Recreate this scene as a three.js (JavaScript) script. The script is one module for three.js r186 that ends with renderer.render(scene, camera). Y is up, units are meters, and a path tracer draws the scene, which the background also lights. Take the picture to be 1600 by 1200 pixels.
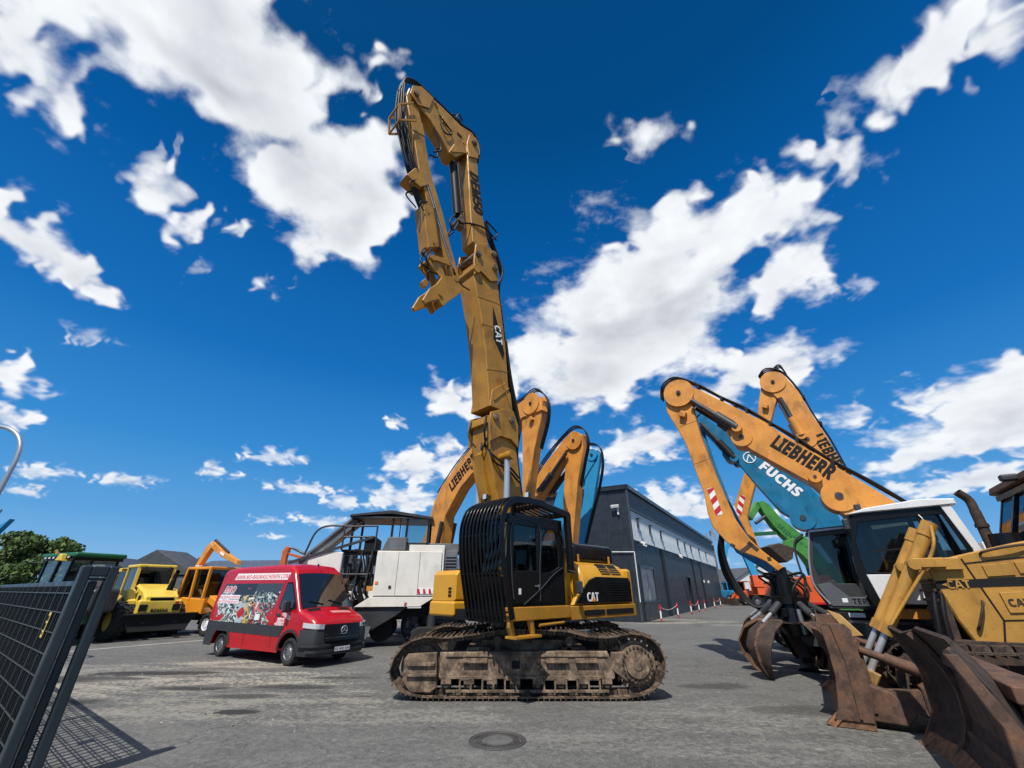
import * as THREE from 'three';
import { RoundedBoxGeometry } from 'three/addons/geometries/RoundedBoxGeometry.js';
import { TextGeometry } from 'three/addons/geometries/TextGeometry.js';
import { FontLoader } from 'three/addons/loaders/FontLoader.js';
import { toCreasedNormals } from 'three/addons/utils/BufferGeometryUtils.js';

// ---------------------------------------------------------------- camera
const scene = new THREE.Scene();
const camera = new THREE.PerspectiveCamera(85.86, 4 / 3, 0.1, 2000);
camera.position.set(0, 1.95, 0);
camera.lookAt(0, 1.95 + Math.tan(26.5 * Math.PI / 180), -1);
const renderer = new THREE.WebGLRenderer({ antialias: true });
renderer.toneMapping = THREE.LinearToneMapping;
renderer.toneMappingExposure = 1.0;
renderer.shadowMap.enabled = true;

// ---------------------------------------------------------------- noise
function rng(seed) { let a = seed >>> 0; return () => { a = (a + 0x6D2B79F5) | 0; let t = Math.imul(a ^ (a >>> 15), 1 | a); t = (t + Math.imul(t ^ (t >>> 7), 61 | t)) ^ t; return ((t ^ (t >>> 14)) >>> 0) / 4294967296; }; }
const PERM = new Uint8Array(512), GX = new Float32Array(256), GY = new Float32Array(256);
{ const r = rng(11), p = [...Array(256).keys()]; for (let i = 255; i > 0; i--) { const j = (r() * (i + 1)) | 0; [p[i], p[j]] = [p[j], p[i]]; }
  for (let i = 0; i < 512; i++) PERM[i] = p[i & 255]; for (let i = 0; i < 256; i++) { const a = r() * 6.28318; GX[i] = Math.cos(a); GY[i] = Math.sin(a); } }
function gnoise(x, y, px = 256, py = px) {            // gradient noise, repeats every px, py cells
  const x0 = Math.floor(x), y0 = Math.floor(y), fx = x - x0, fy = y - y0;
  const xa = ((x0 % px) + px) % px & 255, xb = (((x0 + 1) % px) + px) % px & 255, ya = ((y0 % py) + py) % py & 255, yb = (((y0 + 1) % py) + py) % py & 255;
  const u = fx * fx * fx * (fx * (fx * 6 - 15) + 10), v = fy * fy * fy * (fy * (fy * 6 - 15) + 10);
  const a = PERM[xa + PERM[ya]], b = PERM[xb + PERM[ya]], c = PERM[xa + PERM[yb]], d = PERM[xb + PERM[yb]];
  const n0 = GX[a] * fx + GY[a] * fy, n1 = GX[b] * (fx - 1) + GY[b] * fy, n2 = GX[c] * fx + GY[c] * (fy - 1), n3 = GX[d] * (fx - 1) + GY[d] * (fy - 1);
  return (n0 + (n1 - n0) * u) + ((n2 + (n3 - n2) * u) - (n0 + (n1 - n0) * u)) * v;
}
function gfast(x, y) {
  const x0 = Math.floor(x), y0 = Math.floor(y), fx = x - x0, fy = y - y0, xa = x0 & 255, xb = (x0 + 1) & 255, ya = PERM[y0 & 255], yb = PERM[(y0 + 1) & 255];
  const u = fx * fx * (3 - 2 * fx), v = fy * fy * (3 - 2 * fy), a = PERM[xa + ya], b = PERM[xb + ya], c = PERM[xa + yb], d = PERM[xb + yb];
  const n0 = GX[a] * fx + GY[a] * fy, n1 = GX[b] * (fx - 1) + GY[b] * fy, n2 = GX[c] * fx + GY[c] * (fy - 1), n3 = GX[d] * (fx - 1) + GY[d] * (fy - 1), p = n0 + (n1 - n0) * u;
  return p + (n2 + (n3 - n2) * u - p) * v;
}
function fbf(x, y, oct, gain = 0.5) { let s = 0, a = 1; for (let i = 0; i < oct; i++) { s += a * gfast(x, y); x = x * 2.03 + 17.3; y = y * 2.03 + 5.1; a *= gain; } return s; }
function fbm(x, y, oct, p = 256, q = p, gain = 0.5) { let s = 0, a = 1; for (let i = 0; i < oct; i++) { s += a * gnoise(x, y, p, q); x *= 2; y *= 2; p = Math.min(256, p * 2); q = Math.min(256, q * 2); a *= gain; } return s; }
const clamp = (x, a = 0, b = 1) => x < a ? a : x > b ? b : x, sstep = (a, b, x) => { const t = clamp((x - a) / (b - a)); return t * t * (3 - 2 * t); }, mix = (a, b, t) => a + (b - a) * t;

// ---------------------------------------------------------------- sky: clear deep blue with fair-weather cumulus on a flat layer
// each cloud is an ellipse on the layer (units of its height): centre u,v, two half axes, weight
const CLOUDS = [[-0.579,0.545,0.208,0.289,-0.151,0.104,1,3.3],[-0.61,0.436,0.151,0.143,-0.113,0.076,1,2.7],[-0.531,0.777,0.126,0.151,-0.128,0.124,1,1.7],[-0.562,0.948,0.108,0.062,-0.082,0.122,0.9,1.4],[-0.354,0.777,0.106,0.0,-0.039,0.141,0.5,0.9],[-0.461,0.886,0.076,0.071,-0.082,0.103,0.7,1.2],[-1.016,0.519,0.011,0.114,-0.111,0.053,0.9,2.2],[-1.023,0.447,0.014,0.043,-0.071,0.034,0.7,1.5],[-0.969,0.737,0.041,0.082,-0.106,0.075,1,1.6],[-0.977,0.91,0.133,-0.026,-0.04,0.073,0.75,2.0],[-1.541,1.002,0.042,0.253,-0.149,0.1,1,4.0],[-1.508,1.174,0.006,0.12,-0.097,0.071,0.9,2.4],[-0.891,1.191,0.098,0.0,-0.034,0.064,0.55,2.3],[-1.098,1.123,0.078,-0.017,-0.021,0.039,0.5,2.5],[-0.839,0.941,0.036,0.0,-0.024,0.041,0.6,1.1],[-2.652,1.967,0.122,0.081,-0.327,0.283,1,1.6],[-3.25,2.467,-0.012,0.205,-0.228,0.185,0.8,3.1],[-1.874,1.548,0.121,0.023,-0.07,0.073,0.5,3.6],[-4.504,3.888,0.253,0.097,-0.299,0.286,0.9,4.8],[-5.566,4.745,0.199,0.1,-0.367,0.341,0.9,4.2],[-3.953,4.25,0.311,0.085,-0.284,0.336,0.9,4.8],[-2.001,3.4,0.303,0.061,-0.149,0.283,0.8,4.1],[-2.83,3.888,0.148,0.126,-0.193,0.284,0.7,3.2],[-2.311,4.548,0.344,0.308,-0.169,0.345,0.8,6.4],[-2.086,5.398,0.426,0.181,-0.206,0.56,0.85,4.6],[-0.898,3.818,0.462,-0.225,-0.11,0.643,0.95,2.5],[-1.281,5.271,0.624,0.245,-0.214,0.909,0.95,3.9],[-3.977,6.85,0.286,0.0,-0.254,0.47,0.6,4.0],[-4.973,9.136,0.374,0.0,-0.298,0.577,0.7,5.6],[-2.988,7.057,0.493,0.287,-0.316,0.779,0.8,5.3],[-0.358,2.217,0.133,0.229,-0.076,0.206,0.95,1.9],[-0.769,2.58,0.056,0.0,-0.029,0.118,0.7,1.3],[-0.531,2.979,0.145,0.0,-0.032,0.21,0.6,2.1],[0.556,1.507,0.445,-0.404,0.215,0.428,1.1,2.3],[0.633,1.076,0.132,-0.298,0.129,0.13,1,2.7],[0.508,0.91,0.182,-0.088,0.052,0.084,1,3.2],[0.347,2.006,0.4,0.0,0.056,0.406,1,2.2],[0.396,1.285,0.225,-0.201,0.111,0.215,1,2.0],[0.829,0.874,0.09,-0.079,0.079,0.081,0.7,2.1],[0.692,0.797,0.051,0.009,0.038,0.099,0.7,0.5],[0.963,1.174,0.124,0.04,0.083,0.208,0.65,0.7],[1.285,1.76,0.243,-0.138,0.176,0.261,1,2.5],[1.223,2.172,0.147,-0.212,0.183,0.3,0.9,1.9],[0.33,0.633,0.113,0.0,0.017,0.057,0.62,2.0],[0.826,0.692,0.168,0.04,0.026,0.058,0.85,2.6],[0.861,0.519,0.075,-0.082,0.087,0.057,0.9,2.3],[0.905,0.447,0.113,-0.049,0.087,0.063,0.85,2.2],[0.999,0.436,0.038,-0.038,0.05,0.028,0.6,2.3],[2.618,2.086,0.229,-0.224,0.341,0.309,1,3.4],[3.353,3.056,0.099,-0.65,0.656,0.635,1.05,3.6],[3.289,2.58,-0.032,-0.444,0.559,0.465,1,2.6],[4.691,4.548,0.341,-0.529,0.603,0.627,0.95,6.0],[4.809,4.062,0.31,-0.243,0.667,0.617,0.95,3.8],[0.986,3.056,0.467,-0.172,0.136,0.437,0.95,3.8],[2.25,5.622,0.832,0.957,0.29,0.964,0.9,2.7],[3.217,6.125,0.991,0.342,0.413,0.871,0.8,5.6],[5.162,8.803,0.903,0.0,0.597,1.076,0.8,7.0],[10.479,18.867,1.612,0.0,1.768,3.268,0.7,8.6],[2.139,2.467,0.247,0.0,0.189,0.262,0.6,2.5],[-0.079,2.361,0.165,0.254,-0.089,0.352,0.8,1.2],[0.554,3.496,0.443,0.0,0.083,0.596,0.8,2.7],[1.273,4.745,0.291,0.0,0.083,0.342,0.6,4.0],[-0.254,0.476,0.033,-0.012,0.015,0.053,0.55,0.5],[-0.336,0.532,0.032,0.005,-0.03,0.058,0.5,0.5],[0.453,0.808,0.054,0.0,0.019,0.055,0.55,1.2],[1.268,1.209,0.047,0.0,0.048,0.065,0.4,1.1],[1.091,1.14,0.045,0.0,0.089,0.133,0.4,0.5]];
{
  const r = rng(77);                                  // the rest of the layer, to the sides and behind
  for (let i = 0; i < 190; i++) {
    const az = r() * Math.PI * 2, el = Math.pow(r(), 1.35) * 1.35 + 0.06, k = 1 / Math.tan(el), u = Math.sin(az) * k, v = Math.cos(az) * k;
    const f = 0.895 * v + 0.446, up = (0.895 - 0.446 * v); const seen = f > 0 && Math.abs(u / f) < 1.5 && up / f < 1.12;
    const s = (0.10 + 0.26 * r() * r()) * (0.6 + 0.5 * k), a = r() * 0.9 + 0.2, e = 0.35 + 0.4 * r(), w = 0.6 + 0.5 * r();
    const sunDist = Math.hypot(u + 0.22, v + 0.69);
    if (seen || sunDist < 0.45) continue;
    CLOUDS.push([u, v, Math.cos(a) * s, Math.sin(a) * s, -Math.sin(a) * s * e, Math.cos(a) * s * e, w, 1 / e]);
  }
  for (const [u, v, a, b, c, d, w, q] of CLOUDS.slice()) {                  // puffs that break up each outline
    const n = Math.round(6 + 6 * Math.max(q, 1 / q)), sc = Math.sqrt(1 / q), m1 = Math.min(1, 1 / q), m2 = Math.min(1, q);
    for (let i = 0; i < n; i++) { const t = r() * 6.2832, k = 0.45 + 0.65 * Math.sqrt(r()), x = Math.cos(t) * k, y = Math.sin(t) * k, z = 0.30 + 0.45 * r(); CLOUDS.push([u + x * a + y * c, v + x * b + y * d, a * m1 * z, b * m1 * z, c * m2 * z, d * m2 * z, w * (0.25 + 0.35 * r()) * (r() < 0.22 ? -1 : 1), 1, 1]); }
  }
}
const SUN = new THREE.Vector3(-0.30, 1.40, 0.93).normalize();
{
  const W = 4096, H = 2048, h2 = H / 2, data = new Float32Array(W * H * 4), field = new Float32Array(W * h2), smooth = new Float32Array(W * h2), wu = new Float32Array(W * h2), wv = new Float32Array(W * h2);
  const elOf = (j) => ((j + 0.5) / h2) * Math.PI / 2, j0 = Math.ceil(0.03 / (Math.PI / 2) * h2);
  for (let j = j0; j < h2; j++) {
    const el = elOf(j), sy = Math.sin(el), cy = Math.cos(el), k = 1 / sy, m = 1 / (sy + 0.22), ws = (0.022 + 0.02 * k) * 1.0;
    for (let i = 0; i < W; i++) { const ph = ((i + 0.5) / W - 0.5) * 2 * Math.PI, dx = Math.cos(ph) * cy, fw = -Math.sin(ph) * cy, o = j * W + i; wu[o] = dx * k + ws * fbf(dx * m * 9 + 7, fw * m * 9 + 3, 3, 0.6); wv[o] = fw * k + ws * fbf(dx * m * 9 + 31, fw * m * 9 + 17, 3, 0.6); }
  }
  for (const [u, v, a, b, c, d, w, , puff] of CLOUDS) {       // add every ellipse to the density of the layer
    const D = a * d - b * c, A = d / D, Bq = -c / D, C = -b / D, E = a / D; let e0 = 9, e1 = -9, p0 = 9, p1 = -9, ref = Math.atan2(-v, u);
    for (let t = 0; t < 16; t++) { const x = u + 1.3 * (Math.cos(t / 16 * 6.2832) * a + Math.sin(t / 16 * 6.2832) * c), y = v + 1.3 * (Math.cos(t / 16 * 6.2832) * b + Math.sin(t / 16 * 6.2832) * d), el = Math.atan2(1, Math.hypot(x, y)); let ph = Math.atan2(-y, x) - ref; if (ph > Math.PI) ph -= 2 * Math.PI; if (ph < -Math.PI) ph += 2 * Math.PI; e0 = Math.min(e0, el); e1 = Math.max(e1, el); p0 = Math.min(p0, ph); p1 = Math.max(p1, ph); }
    if (p1 - p0 > 3.2 || (u * A + v * Bq) ** 2 + (u * C + v * E) ** 2 < 1.7) { p0 = -Math.PI; p1 = Math.PI; e1 = Math.PI / 2; }
    const ja = Math.max(j0, Math.floor(e0 / (Math.PI / 2) * h2) - 12), jb = Math.min(h2 - 1, Math.ceil(e1 / (Math.PI / 2) * h2) + 12), ia = Math.floor((ref + p0 + Math.PI) / (2 * Math.PI) * W) - 14, ib = Math.ceil((ref + p1 + Math.PI) / (2 * Math.PI) * W) + 14;
    for (let j = ja; j <= jb; j++) for (let i = ia; i <= ib && i < ia + W; i++) { const o = j * W + ((i % W) + W) % W, x = wu[o] - u, y = wv[o] - v, p = A * x + Bq * y, q = C * x + E * y, g = 1 - (p * p + q * q) * 0.74; if (g > 0) { field[o] += w * g * g; if (!puff) smooth[o] += w * g * g; } }
  }
  const stops = [[0, .30, .53, .80], [.05, .215, .465, .775], [.12, .115, .37, .735], [.26, .040, .262, .645], [.46, .010, .160, .50], [.75, .002, .100, .355], [1.0, .001, .068, .235], [1.6, .001, .052, .185]];
  const grad = (el) => { let i = 1; while (i < stops.length - 1 && stops[i][0] < el) i++; const A = stops[i - 1], B = stops[i], t = clamp((el - A[0]) / (B[0] - A[0])); return [mix(A[1], B[1], t), mix(A[2], B[2], t), mix(A[3], B[3], t)]; };
  for (let j = 0; j < H; j++) {
    const el = ((j + 0.5) / H - 0.5) * Math.PI, sy = Math.sin(el), cy = Math.cos(el), col = grad(Math.max(0, el)), m = 1 / (sy + 0.22), jj = j - h2;
    if (el <= 0) { for (let i = 0; i < W; i++) { const o = (j * W + i) * 4; data[o] = .17; data[o + 1] = .18; data[o + 2] = .18; data[o + 3] = 1; } continue; }
    const step = Math.round(26 * (0.5 + el)), jUp = Math.min(h2 - 1, jj + step);
    for (let i = 0; i < W; i++) {
      const o = (j * W + i) * 4, ph = ((i + 0.5) / W - 0.5) * 2 * Math.PI, dx = Math.cos(ph) * cy, dz = Math.sin(ph) * cy;
      let R = col[0], G = col[1], Bl = col[2];
      const sd = clamp(dx * SUN.x + sy * SUN.y + dz * SUN.z), gl = 0.18 * Math.pow(sd, 10) + 0.5 * Math.pow(sd, 70);
      R += gl; G += gl; Bl += gl;
      const F = jj >= j0 ? field[jj * W + i] : 0;
      if (F > 0.01) {
        const qx = dx * m, qy = -dz * m, n = fbf(qx * 9 + 3, qy * 9 + 8, 7, 0.6), b1 = gfast(qx * 14 + 50, qy * 14 + 9), b2 = gfast(qx * 31 + 5, qy * 31 + 19), bil = Math.abs(b1) + 0.5 * Math.abs(b2);
        const Fs = F > 1 ? 1 + 0.5 * (F - 1) : F, cov = Fs * 1.35 + n * 0.72 + (bil - 0.35) * 0.22 - 0.42, wisp = Fs * 0.9 + fbf(qx * 7 + 70, qy * 11 + 8, 6, 0.62) * 0.9 - 0.30;
        const cs = sstep(-0.10, 0.98, cov), al = clamp(cs + 0.38 * sstep(-0.05, 0.7, wisp) * (1 - cs)) * sstep(0.03, 0.08, el);
        if (al > 0.003) {
          const Fm = smooth[jj * W + i], Fu = smooth[jUp * W + i], deep = sstep(0.35, 1.6, Fm + 0.35 * n), sh = clamp((Fu - Fm) * 0.22, -0.08, 0.20), soft = fbf(qx * 5 + 90, qy * 5 + 40, 5, 0.5);
          const lit = clamp(1.0 - 0.23 * deep - 1.3 * sh * deep - 0.34 * deep * soft + 0.10 * n, 0.5, 1.05);
          const haze = sstep(0.30, 0.04, el) * 0.25, cr = mix(0.90 * lit, col[0] + 0.35, haze), cg = mix(0.93 * lit, col[1] + 0.25, haze), cb = mix(0.965 * Math.pow(lit, 0.88), col[2] + 0.1, haze);
          R = mix(R, cr, al); G = mix(G, cg, al); Bl = mix(Bl, cb, al);
        }
      }
      data[o] = R; data[o + 1] = G; data[o + 2] = Bl; data[o + 3] = 1;
    }
  }
  const t = new THREE.DataTexture(data, W, H, THREE.RGBAFormat, THREE.FloatType); t.mapping = THREE.EquirectangularReflectionMapping; t.magFilter = THREE.LinearFilter; t.minFilter = THREE.LinearFilter; t.needsUpdate = true;
  scene.background = t; scene.environment = t;
}
const sun = new THREE.DirectionalLight(new THREE.Color().setRGB(1, 0.955, 0.88), 4.8);
sun.position.copy(SUN).multiplyScalar(120); sun.castShadow = true; sun.shadow.mapSize.set(4096, 4096);
Object.assign(sun.shadow.camera, { left: -60, right: 60, top: 60, bottom: -60, near: 1, far: 300 });
scene.add(sun); scene.add(sun.target);

// ---------------------------------------------------------------- textures and materials
function tex(size, fn, srgb = true) {
  const d = new Uint8Array(size * size * 4);
  for (let j = 0; j < size; j++) for (let i = 0; i < size; i++) { const c = fn(i / size, j / size, i, j), o = (j * size + i) * 4; if (typeof c === 'number') { d[o] = d[o + 1] = d[o + 2] = clamp(c) * 255; } else { d[o] = clamp(c[0]) * 255; d[o + 1] = clamp(c[1]) * 255; d[o + 2] = clamp(c[2]) * 255; } d[o + 3] = 255; }
  const t = new THREE.DataTexture(d, size, size); t.wrapS = t.wrapT = THREE.RepeatWrapping; t.magFilter = THREE.LinearFilter; t.minFilter = THREE.LinearMipmapLinearFilter; t.generateMipmaps = true; if (srgb) t.colorSpace = THREE.SRGBColorSpace; t.needsUpdate = true; return t;
}
const tile = (t, s) => { const c = t.clone(); c.repeat.set(s, s); c.needsUpdate = true; return c; };
const hash = (i, j) => { let h = Math.imul(i, 374761393) + Math.imul(j, 668265263) | 0; h = Math.imul(h ^ (h >>> 13), 1274126177); return ((h ^ (h >>> 16)) >>> 0) / 4294967296; };
// weathered paint: blotches, rain streaks, chips and dust; multiplies the paint colour (tile 3 m)
const grime = (amount, brown) => tex(512, (u, v, i, j) => { amount = +amount;
  const bl = fbm(u * 5, v * 5, 5, 5), st = fbm(u * 90, v * 3, 2, 90, 3), fine = hash(i, j) - 0.5, chip = sstep(0.43, 0.50, fbm(u * 34 + 5, v * 34, 3, 34)), sm = sstep(0.12, 0.7, fbm(u * 9 + 3, v * 4 + 8, 4, 9, 4));
  const k = 0.98 - amount * (0.10 + 0.24 * bl + 0.05 * st + 0.30 * sm) + fine * 0.04, c = chip * amount * 0.35, d = amount * brown * 0.5 * sstep(-0.2, 0.5, bl + 0.4 * st);
  return [mix(mix(k, 0.80 * k, d), 0.40, c), mix(mix(k, 0.80 * k, d), 0.33, c), mix(mix(k, 0.86 * k, d), 0.29, c)];
});
const G1 = grime(0.16, 0.2), G2 = grime(0.42, 0.6), G3 = grime(0.75, 1.0);
const rough = tex(256, (u, v) => 0.72 + 0.35 * fbm(u * 8, v * 8, 4, 8), false);
const bumpT = tex(512, (u, v, i, j) => 0.5 + 0.3 * fbm(u * 40, v * 40, 3, 40) + 0.12 * (hash(i, j) - 0.5), false);
const rustT = tex(512, (u, v, i, j) => { const a = fbm(u * 6, v * 6, 5, 6), b = fbm(u * 30, v * 22, 4, 30, 22), k = 0.82 + 0.30 * a + 0.16 * b + (hash(i, j) - 0.5) * 0.10, o = sstep(0.05, 0.6, a + 0.3 * b); return [k, k * (0.97 - 0.08 * o), k * (0.94 - 0.16 * o)]; });
const mudT = tex(512, (u, v, i, j) => { const a = fbm(u * 7, v * 7, 5, 7), b = fbm(u * 40, v * 20, 3, 40, 20), k = 0.78 + 0.45 * a + 0.22 * b + (hash(i, j) - 0.5) * 0.12, dk = sstep(0.15, 0.6, fbm(u * 7 + 4, v * 7, 5, 7)); return [mix(k, 0.42, dk * .6), mix(k * 0.96, 0.38, dk * .6), mix(k * 0.9, 0.34, dk * .6)]; });
const lin = (r, g, b) => new THREE.Color().setRGB(r, g, b);
const std = (c, o = {}) => new THREE.MeshPhysicalMaterial({ color: lin(...c), roughness: 0.6, ...o });
const paint = (c, g, o = {}) => std(c, { map: tile(g, 1 / 3), roughnessMap: tile(rough, 1 / 2.3), roughness: 0.62, ...o });
const M = {
  yellow: paint([.47, .222, .022], G2), yellowBright: paint([.68, .34, .028], G1, { roughness: .45 }), yellowOld: paint([.52, .262, .042], G2, { roughness: .75, bumpMap: tile(bumpT, 1), bumpScale: .003 }),
  yellowRoller: paint([.82, .57, .075], G1), orange: paint([.75, .305, .048], G2), orangeDeep: paint([.78, .30, .02], G1), red: paint([.50, .006, .012], G1, { roughness: .4, clearcoat: .25, clearcoatRoughness: .15 }), redOrange: paint([.78, .12, .03], G1),
  blue: paint([.012, .185, .36], G2, { roughness: .5 }), blueFar: paint([.03, .30, .58], G1), green: paint([.07, .27, .045], G2), greenDark: paint([.015, .12, .045], G1),
  black: paint([.008, .008, .0085], G1, { roughness: .38, specularIntensity: .6 }), darkGrey: paint([.045, .047, .05], G2), midGrey: paint([.16, .165, .17], G2), plastic: std([.035, .037, .04], { roughness: .55, map: tile(G1, 1 / 2) }), rubber: std([.022, .021, .02], { roughness: .9, map: tile(G2, 1) }),
  white: paint([.82, .78, .70], G1), whiteClean: paint([.78, .78, .77], G1, { roughness: .4 }), hose: std([.009, .009, .0095], { roughness: .5, specularIntensity: .6 }), chrome: std([.55, .56, .57], { metalness: .55, roughness: .3 }), steel: std([.42, .42, .42], { metalness: .85, roughness: .42, map: tile(G2, 1) }), alu: std([.45, .46, .48], { metalness: .6, roughness: .4 }),
  rust: std([.165, .098, .070], { map: tile(rustT, 1 / 1.4), roughness: .85, bumpMap: tile(bumpT, 1 / 1.2), bumpScale: .004 }), rustDark: std([.075, .052, .041], { map: tile(rustT, 1 / 1.1), roughness: .8, bumpMap: tile(bumpT, 1), bumpScale: .004 }), rustBright: std([.30, .165, .092], { map: tile(rustT, 1 / .9), roughness: .8 }),
  mud: std([.29, .222, .17], { map: tile(mudT, 1 / 1.6), roughness: .9, bumpMap: tile(bumpT, 1), bumpScale: .005 }), shoe: std([.215, .16, .12], { map: tile(mudT, 1 / .9), roughness: .7 }), shoeSteel: std([.13, .105, .085], { map: tile(mudT, 1 / .7), roughness: .6, metalness: .3 }),
  glass: new THREE.MeshPhysicalMaterial({ color: lin(.85, .89, .88), transmission: 1, thickness: 0, roughness: 0.015, ior: 1.5 }), glassDark: new THREE.MeshPhysicalMaterial({ color: lin(.22, .26, .27), transmission: 1, thickness: 0, roughness: 0.02, ior: 1.5 }),
  glassMid: new THREE.MeshPhysicalMaterial({ color: lin(.50, .56, .56), transmission: 1, thickness: 0, roughness: 0.03, ior: 1.5 }),
  lamp: std([.55, .57, .6], { roughness: .15, clearcoat: 1 }), amber: std([.8, .22, .02], { roughness: .25 }), ink: std([.010, .010, .010], { roughness: .7, specularIntensity: .5 }), inkWhite: std([.8, .8, .8], { roughness: .55 }), inkRed: std([.5, .015, .02], { roughness: .5 }), inkOrange: std([.8, .3, .02]), seat: std([.03, .03, .032], { roughness: .9 }),
  wood: paint([.5, .3, .1], G3),
};
const font = await new FontLoader().loadAsync('fonts/droid/droid_sans_bold.typeface.json');

// ---------------------------------------------------------------- geometry builder: collects pieces, then makes one named mesh
const v3 = (x, y, z) => new THREE.Vector3(x, y, z), Y = v3(0, 1, 0);
class B {
  constructor() { this.p = []; this.n = []; this.m = null; }
  add(g, m) {
    if (g.index) g = g.toNonIndexed(); else g = g.clone(); if (m) g.applyMatrix4(m); if (this.m) g.applyMatrix4(this.m);
    this.p.push(g.attributes.position.array); this.n.push(g.attributes.normal.array); return this;
  }
  static mat(x = 0, y = 0, z = 0, rx = 0, ry = 0, rz = 0) { return new THREE.Matrix4().compose(v3(x, y, z), new THREE.Quaternion().setFromEuler(new THREE.Euler(rx, ry, rz, 'YZX')), v3(1, 1, 1)); }
  box(w, h, d, x, y, z, rz = 0, ry = 0, rx = 0) { const r = Math.min(0.018, 0.2 * Math.min(w, h, d)); return this.add(new RoundedBoxGeometry(w, h, d, 1, r), B.mat(x, y, z, rx, ry, rz)); }
  rbox(w, h, d, x, y, z, r, rz = 0, ry = 0) { return this.add(new RoundedBoxGeometry(w, h, d, 3, r), B.mat(x, y, z, 0, ry, rz)); }
  cube(w, h, d, x, y, z, rz = 0, ry = 0, rx = 0) { return this.add(new THREE.BoxGeometry(w, h, d), B.mat(x, y, z, rx, ry, rz)); }
  span(x0, x1, y0, y1, z0, z1) { return this.box(Math.abs(x1 - x0), Math.abs(y1 - y0), Math.abs(z1 - z0), (x0 + x1) / 2, (y0 + y1) / 2, (z0 + z1) / 2); }
  cyl(a, b, r0, r1 = r0, seg = 14) { const p = v3(...a), q = v3(...b), d = q.clone().sub(p), L = d.length(); return this.add(new THREE.CylinderGeometry(r1, r0, L, seg), new THREE.Matrix4().compose(p.add(q).multiplyScalar(0.5), new THREE.Quaternion().setFromUnitVectors(Y, d.normalize()), v3(1, 1, 1))); }
  bar(a, b, w, t = w) { const p = v3(...a), q = v3(...b), d = q.clone().sub(p), L = d.length(); return this.add(new THREE.BoxGeometry(w, L, t), new THREE.Matrix4().compose(p.add(q).multiplyScalar(0.5), new THREE.Quaternion().setFromUnitVectors(Y, d.normalize()), v3(1, 1, 1))); }
  tube(pts, r, seg = 0, rad = 7) { const c = new THREE.CatmullRomCurve3(pts.map((p) => v3(...p)), false, 'centripetal'); return this.add(new THREE.TubeGeometry(c, seg || pts.length * 6, r, rad)); }
  ring(x, y, z, R, r, rx = 0, ry = 0) { return this.add(new THREE.TorusGeometry(R, r, 8, 28), B.mat(x, y, z, rx, ry, 0)); }
  ball(r, x, y, z, sy = 1) { return this.add(new THREE.SphereGeometry(r, 14, 10), B.mat(x, y, z).multiply(new THREE.Matrix4().makeScale(1, sy, 1))); }
  // side outline in x,y pushed out across z
  ext(poly, t, z = 0, bev = 0.012, holes = []) {
    const s = new THREE.Shape(poly.map(([x, y]) => new THREE.Vector2(x, y))); for (const h of holes) s.holes.push(new THREE.Path(h.map(([x, y]) => new THREE.Vector2(x, y))));
    bev = Math.min(bev, t * 0.3); const g = new THREE.ExtrudeGeometry(s, { depth: t - 2 * bev, bevelEnabled: bev > 0, bevelThickness: bev, bevelSize: bev, bevelOffset: -bev, bevelSegments: 1, curveSegments: 8 });
    g.translate(0, 0, z - t / 2 + bev); return this.add(toCreasedNormals(g, 0.5));
  }
  // outline in z,y pushed out along x
  extX(poly, x0, x1, bev = 0.02) { const b = new B(); b.ext(poly, Math.abs(x1 - x0), 0, bev); const g = b.geo(); return this.add(g, B.mat((x0 + x1) / 2, 0, 0, 0, -Math.PI / 2, 0)); }
  // outline in x,z pushed up along y
  extY(poly, y0, y1, bev = 0.02) { const b = new B(); b.ext(poly.map(([x, z]) => [x, -z]), y1 - y0, 0, bev); return this.add(b.geo(), B.mat(0, (y0 + y1) / 2, 0, -Math.PI / 2)); }
  disc(x, y, z, r, t, seg = 24) { return this.cyl([x, y, z - t / 2], [x, y, z + t / 2], r, r, seg); }
  text(str, size, depth, m) { const g = new TextGeometry(str, { font, size, depth, curveSegments: 3, bevelEnabled: size > .3, bevelThickness: .001, bevelSize: size * .03, bevelSegments: 1 }); g.computeBoundingBox(); const b = g.boundingBox; g.translate(-(b.min.x + b.max.x) / 2, -(b.min.y + b.max.y) / 2, 0); return this.add(g, m); }
  surf(fn, nu, nv, t = 0) {                             // sheet fn(u,v) with thickness t along its normals
    const P = [], idx = [], I = (i, j) => i * (nv + 1) + j; for (let i = 0; i <= nu; i++) for (let j = 0; j <= nv; j++) P.push(...fn(i / nu, j / nv));
    for (let i = 0; i < nu; i++) for (let j = 0; j < nv; j++) idx.push(I(i, j), I(i + 1, j), I(i, j + 1), I(i + 1, j), I(i + 1, j + 1), I(i, j + 1));
    const g = new THREE.BufferGeometry(); g.setAttribute('position', new THREE.Float32BufferAttribute(P, 3)); g.setIndex(idx); g.computeVertexNormals(); this.add(g);
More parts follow.
